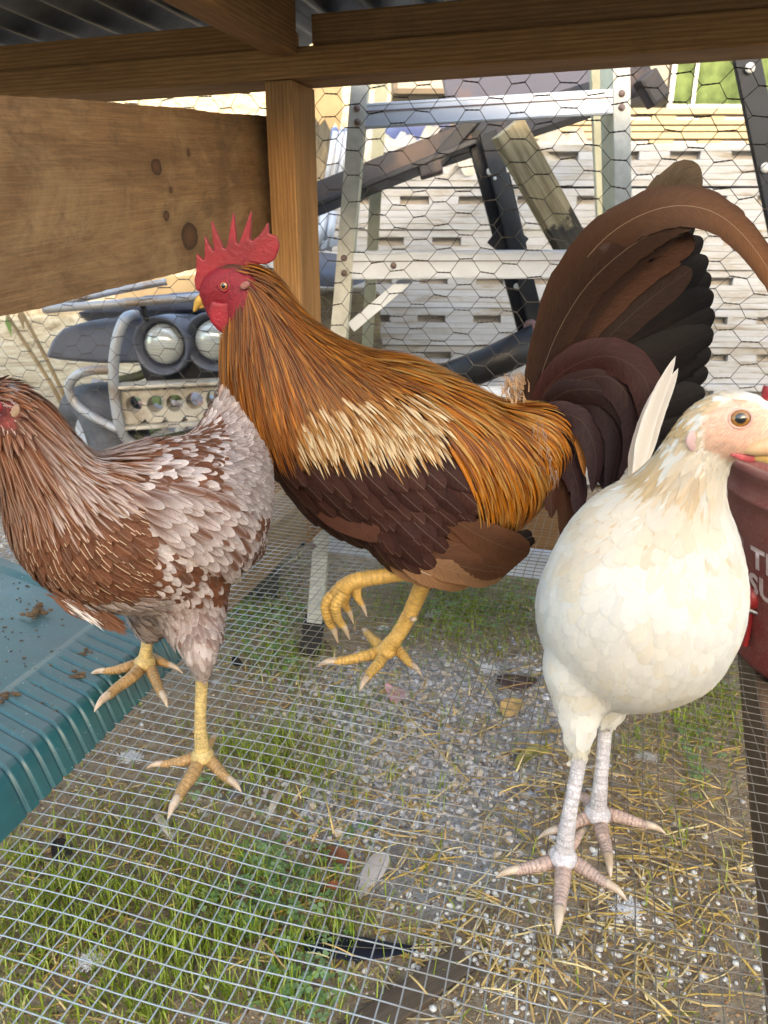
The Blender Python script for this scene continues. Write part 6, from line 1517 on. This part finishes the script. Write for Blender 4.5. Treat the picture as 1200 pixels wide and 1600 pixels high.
def build_grass():
    V, F, C = [], [], []; k = 0
    while k < 9500:
        px, py, x, y = spot()
        nz = 0.5+0.5*math.sin(x*37+2*math.sin(y*29))*math.sin(y*33+1.7*math.sin(x*23)); 
        if random.random() > (gblob(px, py, GRASS)**1.3)*(0.12+0.88*nz**1.6)+0.010: continue
        k += 1; L = random.uniform(0.014, 0.05)*(1.25 if random.random() < 0.15 else 1); w_ = random.uniform(0.0007, 0.0015); th = random.random()*6.28; ln = random.uniform(0.1, 0.75); d = Vector((math.cos(th), math.sin(th), 0)); s_ = Vector((-d.y, d.x, 0))
        p = Vector((x, y, gh(x, y)-0.002)); b0 = len(V); c0 = random.choice([S(126, 146, 40), S(148, 172, 54), S(168, 190, 70), S(186, 196, 104)])*random.uniform(0.75, 1.15)
        if random.random() < 0.06: c0 = S(176, 160, 96)
        for i, t in enumerate((0, 0.4, 0.75)):
            c = p + Vector((0, 0, L*t*(1-0.35*ln*t))) + d*L*ln*t*t; ww = w_*(1-0.5*t); V += [c-s_*ww, c+s_*ww]; C += [tuple(c0*(0.75+0.3*t))]*2
        V.append(p + Vector((0, 0, L*(1-0.35*ln)))+d*L*ln); C.append(tuple(c0*1.05)); F += [(b0, b0+1, b0+3, b0+2), (b0+2, b0+3, b0+5, b0+4), (b0+4, b0+5, b0+6)]
    o = mesh('grass', V, F, ATT_MAT('grass_blade', 0.5, 0.4, 0, 60, 0.2, 0.3), None, True); setcol(o, C); tag(o, 'short green grass growing in patches under the mesh', None, None, 'stuff')
build_grass()
def build_clover():
    V, F, C = [], [], []
    L = [(440, 1400, 60, 70, 1), (350, 1440, 40, 40, .8), (380, 965, 60, 36, 1.0), (720, 960, 100, 40, .5), (430, 1030, 40, 30, .6), (470, 1560, 50, 40, .7), (330, 1230, 30, 20, .5), (1090, 1180, 25, 40, .5), (560, 1300, 20, 15, .3)]; k = 0
    while k < 900:
        px, py, x, y = spot()
        if random.random() > gblob(px, py, L): continue
        k += 1; h = random.uniform(0.006, 0.024); r = random.uniform(0.004, 0.0085); c0 = random.choice([S(116, 150, 90), S(134, 168, 106), S(150, 182, 128)])*random.uniform(0.75, 1.1); th = random.random()*6.28; n_ = 3; tilt = Vector((random.uniform(-.4, .4), random.uniform(-.4, .4), 1)).normalized()
        c = Vector((x, y, gh(x, y)+h)); u = tilt.orthogonal().normalized(); v = tilt.cross(u)
        for q in range(n_):
            a = th+q*2.094; d = u*math.cos(a)+v*math.sin(a); s_ = tilt.cross(d); b0 = len(V)
            V += [c, c+d*r*0.6+s_*r*0.55+tilt*r*0.1, c+d*r*1.15+s_*r*0.42, c+d*r*1.05, c+d*r*1.15-s_*r*0.42, c+d*r*0.6-s_*r*0.55+tilt*r*0.1]; C += [tuple(c0*0.8)]+[tuple(c0)]*5; F += [(b0, b0+1, b0+2, b0+3), (b0, b0+3, b0+4, b0+5)]
    o = mesh('clover', V, F, ATT_MAT('clover_leaf', 0.55, 0.35, 0, 90, 0.25, 0.2), None); setcol(o, C); tag(o, 'small round clover leaves in clumps under the mesh', None, None, 'stuff')
build_clover()
def build_straw():
    V, F, C = [], [], []; k = 0
    while k < 2700:
        px, py, x, y = spot(); g = gblob(px, py, STRAW)
        if random.random() > g*0.9+0.05: continue
        fine = k > 1000; k += 1
        L = (random.uniform(0.012, 0.035) if fine else random.uniform(0.03, 0.10)); r = random.uniform(0.0003, 0.0006) if fine else random.uniform(0.0008, 0.0016); th = random.random()*6.28; d = Vector((math.cos(th), math.sin(th), random.uniform(-.05, .12))); bend = Vector((-d.y, d.x, 0))*L*random.uniform(-.12, .12)
        p = Vector((x, y, gh(x, y)+random.uniform(0.002, 0.008))); P = [p-d*L/2, p+bend, p+d*L/2]; b0 = len(V); tube_geo(P, [r, r, r*0.8], 5, V, F); c0 = random.choice([S(214, 184, 124), S(226, 204, 152), S(190, 158, 100), S(202, 170, 92)])*random.uniform(0.75, 1.08)
        if fine and random.random() < 0.45: c0 = S(140, 112, 78)
        C += [tuple(c0)]*(len(V)-b0)
    o = mesh('straw', V, F, ATT_MAT('straw_stem', 0.55, 0.35, 0.2, 200, 0.3), None, True); setcol(o, C); tag(o, 'loose straw stems lying over the ground', None, None, 'stuff')
build_straw()
# ---- single things lying on the ground
def ground_feather(name, label, a, b, wpx, c0, c1, ce, lift=0.006, fluff=None, bend=0.0):
    p, q = on_ground(*a)+UP*lift, on_ground(*b)+UP*lift*1.3; m = (p+q)/2 + UP*0.004 + Vector((-(q-p).y, (q-p).x, 0))*bend
    pl = Plumage(); P = [Vector(v) for v in catmull([tuple(p), tuple(m), tuple(q)], 16)]
    pl.add(P, Vector((0.1, -0.15, 1)).normalized(), wpx*mpp(p)/2, 'plume', c0, c1, ce, 0.5, 0.2, 7, 0.15)
    if fluff is not None:
        for k in range(90):
            t = random.uniform(0, 0.35); o_ = p.lerp(q, t); d = Vector((random.uniform(-1, 1), random.uniform(-1, 1), random.uniform(0, .5))).normalized(); L = random.uniform(0.006, 0.016)
            pl.add([o_, o_+d*L*0.5, o_+d*L], UP, 0.0003, 'hair', fluff, fluff, None, 0)
    o = pl.build(name, M_soft, None, None); tag(o, label, 'feather', 'feathers lying on the ground'); return o
ground_feather('feather', 'pale grey feather with a striped base lying on straw', (560, 1408), (602, 1338), 34, S(196, 188, 190), S(206, 194, 190), S(214, 206, 206), fluff=S(120, 112, 112))
ground_feather('feather', 'long glossy black feather lying near the front', (650, 1488), (470, 1478), 40, S(18, 20, 28), S(26, 28, 40), S(44, 50, 72), bend=0.05)
ground_feather('feather', 'dark grey feather lying in grass beside the brown hen', (342, 1258), (405, 1232), 18, S(90, 88, 92), S(112, 108, 110), S(130, 126, 128))
ground_feather('feather', 'small tan tipped feather standing in grass', (418, 1290), (440, 1248), 12, S(214, 206, 198), S(190, 158, 128), S(222, 214, 206), 0.012, S(232, 228, 224))
ground_feather('feather', 'small white feather below the hen\'s front toe', (268, 1318), (246, 1282), 14, S(226, 220, 214), S(210, 186, 160), S(232, 226, 220), 0.01, S(236, 232, 228))
def down(label, px, py, r, col=S(228, 228, 232), n=420):
    c = on_ground(px, py); pl = Plumage()
    for k in range(n):
        d = Vector((random.gauss(0, 1), random.gauss(0, 1), abs(random.gauss(0, .5)))).normalized(); L = r*random.uniform(0.25, 0.6); o_ = c+UP*0.004+Vector((random.gauss(0, r*.42), random.gauss(0, r*.3), abs(random.gauss(0, r*.15))))
        pl.add([o_, o_+d*L*0.55+UP*0.001, o_+d*L], Vector((0.3, -0.6, 0.7)), 0.0008, 'hair', jit(col, .08), jit(col, .08), None, 0)
    o = pl.build('down_tuft', M_soft, None, None); tag(o, label, 'down tuft', 'white down tufts on the ground')
down('white down tuft lying beyond the rooster\'s raised foot', 676, 965, 0.016)
down('white down tuft between the rooster\'s feet', 598, 985, 0.012)
down('white down tuft beside the straw behind the white hen', 762, 1050, 0.018)
down('white down tuft under the green lid edge', 205, 1188, 0.018)
down('white down tuft in front of the white hen', 980, 1428, 0.018)
down('white down tuft in grass at the lower left', 140, 1508, 0.018)
down('white down tuft on gravel under the pink leaf', 645, 1138, 0.012)
down('white down tuft on soil right of the white hen', 1010, 1188, 0.016, S(196, 192, 188))
def leaf(label, pts, col, curl=0.012, cat='leaf', name='dry_leaf', seed=0):
    P = [on_ground(x, y) for x, y in pts]; c = sum(P, Vector())/len(P); rr = random.Random(seed); V = [c+UP*(0.012)]; n = len(P); C = [tuple(col)]
    for k in (0.55, 1.0):
        for i, p in enumerate(P): V.append(c.lerp(p, k)+UP*(0.006+curl*k*k*(0.4+0.6*math.sin(i*1.9+seed)))); C.append(tuple(col*rr.uniform(.75, 1.2)))
    F = [(0, 1+i, 1+(i+1) % n) for i in range(n)] + [(1+i, 1+n+i, 1+n+(i+1) % n, 1+(i+1) % n) for i in range(n)]
    o = mesh(name, V, F, M_leafd, None, True); setcol(o, C); m = o.modifiers.new('s', 'SUBSURF'); m.levels = m.render_levels = 2; t = o.modifiers.new('t', 'SOLIDIFY'); t.thickness = 0.0008; tag(o, label, cat, 'fallen leaves on the ground')
M_leafd = ATT_MAT('dry_leaf', 0.7, 0.3, 0.4, 90, 0.45)
leaf('pale pink crumpled leaf on the gravel edge', [(598, 1078), (612, 1084), (626, 1076), (636, 1092), (632, 1108), (616, 1106), (604, 1096)], S(206, 160, 164), 0.02, seed=1)
leaf('tan and orange dry leaf on gravel beside the white hen', [(776, 1104), (800, 1094), (818, 1098), (820, 1118), (798, 1128), (784, 1126)], S(206, 166, 108), 0.012, seed=2)
leaf('dark brown dead leaf in shadow behind the white hen', [(770, 1062), (800, 1056), (838, 1066), (842, 1080), (806, 1086), (780, 1078)], S(84, 66, 60), 0.014, seed=3)
leaf('rust brown curled leaf above the black feather', [(484, 1332), (510, 1330), (544, 1346), (548, 1360), (520, 1360), (494, 1350)], S(126, 80, 56), 0.022, seed=4)
leaf('small rust brown leaf beside clover', [(500, 1398), (520, 1388), (532, 1394), (524, 1412), (506, 1424), (498, 1412)], S(132, 78, 52), 0.02, seed=5)
leaf('curved olive pod shaped leaf on the gravel', [(800, 1196), (824, 1180), (850, 1174), (868, 1182), (846, 1188), (820, 1204), (804, 1208)], S(138, 132, 72), 0.02, seed=6)
leaf('nearly black leaf in grass at the lower left', [(80, 1330), (102, 1318), (118, 1330), (112, 1350), (92, 1366), (82, 1350)], S(50, 42, 42), 0.015, seed=7)
leaf('dark crumpled leaf beside the brown hen\'s shank', [(362, 1040), (374, 1032), (382, 1044), (374, 1056), (364, 1052)], S(48, 40, 38), 0.02, seed=8)
M_darkwood = wood('dark_batten', (0.17, 0.135, 0.10), (0.10, 0.075, 0.055), dirty=0.8)
p, q = on_ground(728, 1500)+UP*0.001, on_ground(520, 1640)-UP*0.002
o = board('timber_batten', p, q, UP, 0.038, 0.014, M_darkwood); tag(o, 'dark weathered batten lying on the soil near the front', 'batten')
for (a, b_, lab) in (((620, 1108), (705, 1202), 'longest pale straw stalk slanting over the gravel'), ((742, 1056), (782, 1118), 'pale straw stalk leaning on the tan leaf')):
    A, B = on_ground(*a)+UP*0.008, on_ground(*b_)+UP*0.008; o = tube('straw_stalk', [A, (A+B)/2+UP*0.004, B], [0.0012, 0.0020, 0.0013], plain('straw_gold', (0.66, 0.52, 0.26), (0.5, 0.38, 0.18), 0.5), None, 7, 10); tag(o, lab, 'straw')

def build_stuck():
    V, F, C = [], [], []
    for k in range(46):
        px, py = random.uniform(420, 1150), random.uniform(1000, 1590)
        p = PZ(px, py, 0.0022); p.z += mz(p.x, p.y); th = random.random()*6.28; L = random.uniform(0.012, 0.04); d = Vector((math.cos(th), math.sin(th), random.uniform(-.06, .1))); b0 = len(V); r = random.uniform(0.0003, 0.0008)
        tube_geo([p-d*L/2, p+UP*0.001, p+d*L/2], [r, r, r*.7], 5, V, F); C += [tuple(random.choice([S(206, 176, 116), S(176, 142, 90), S(222, 200, 150)])*random.uniform(.8, 1.05))]*(len(V)-b0)
    o = mesh('straw_wisps', V, F, M_peb, None, True); setcol(o, C); tag(o, 'thin straw wisps caught on the floor mesh', None, None, 'stuff')
build_stuck()
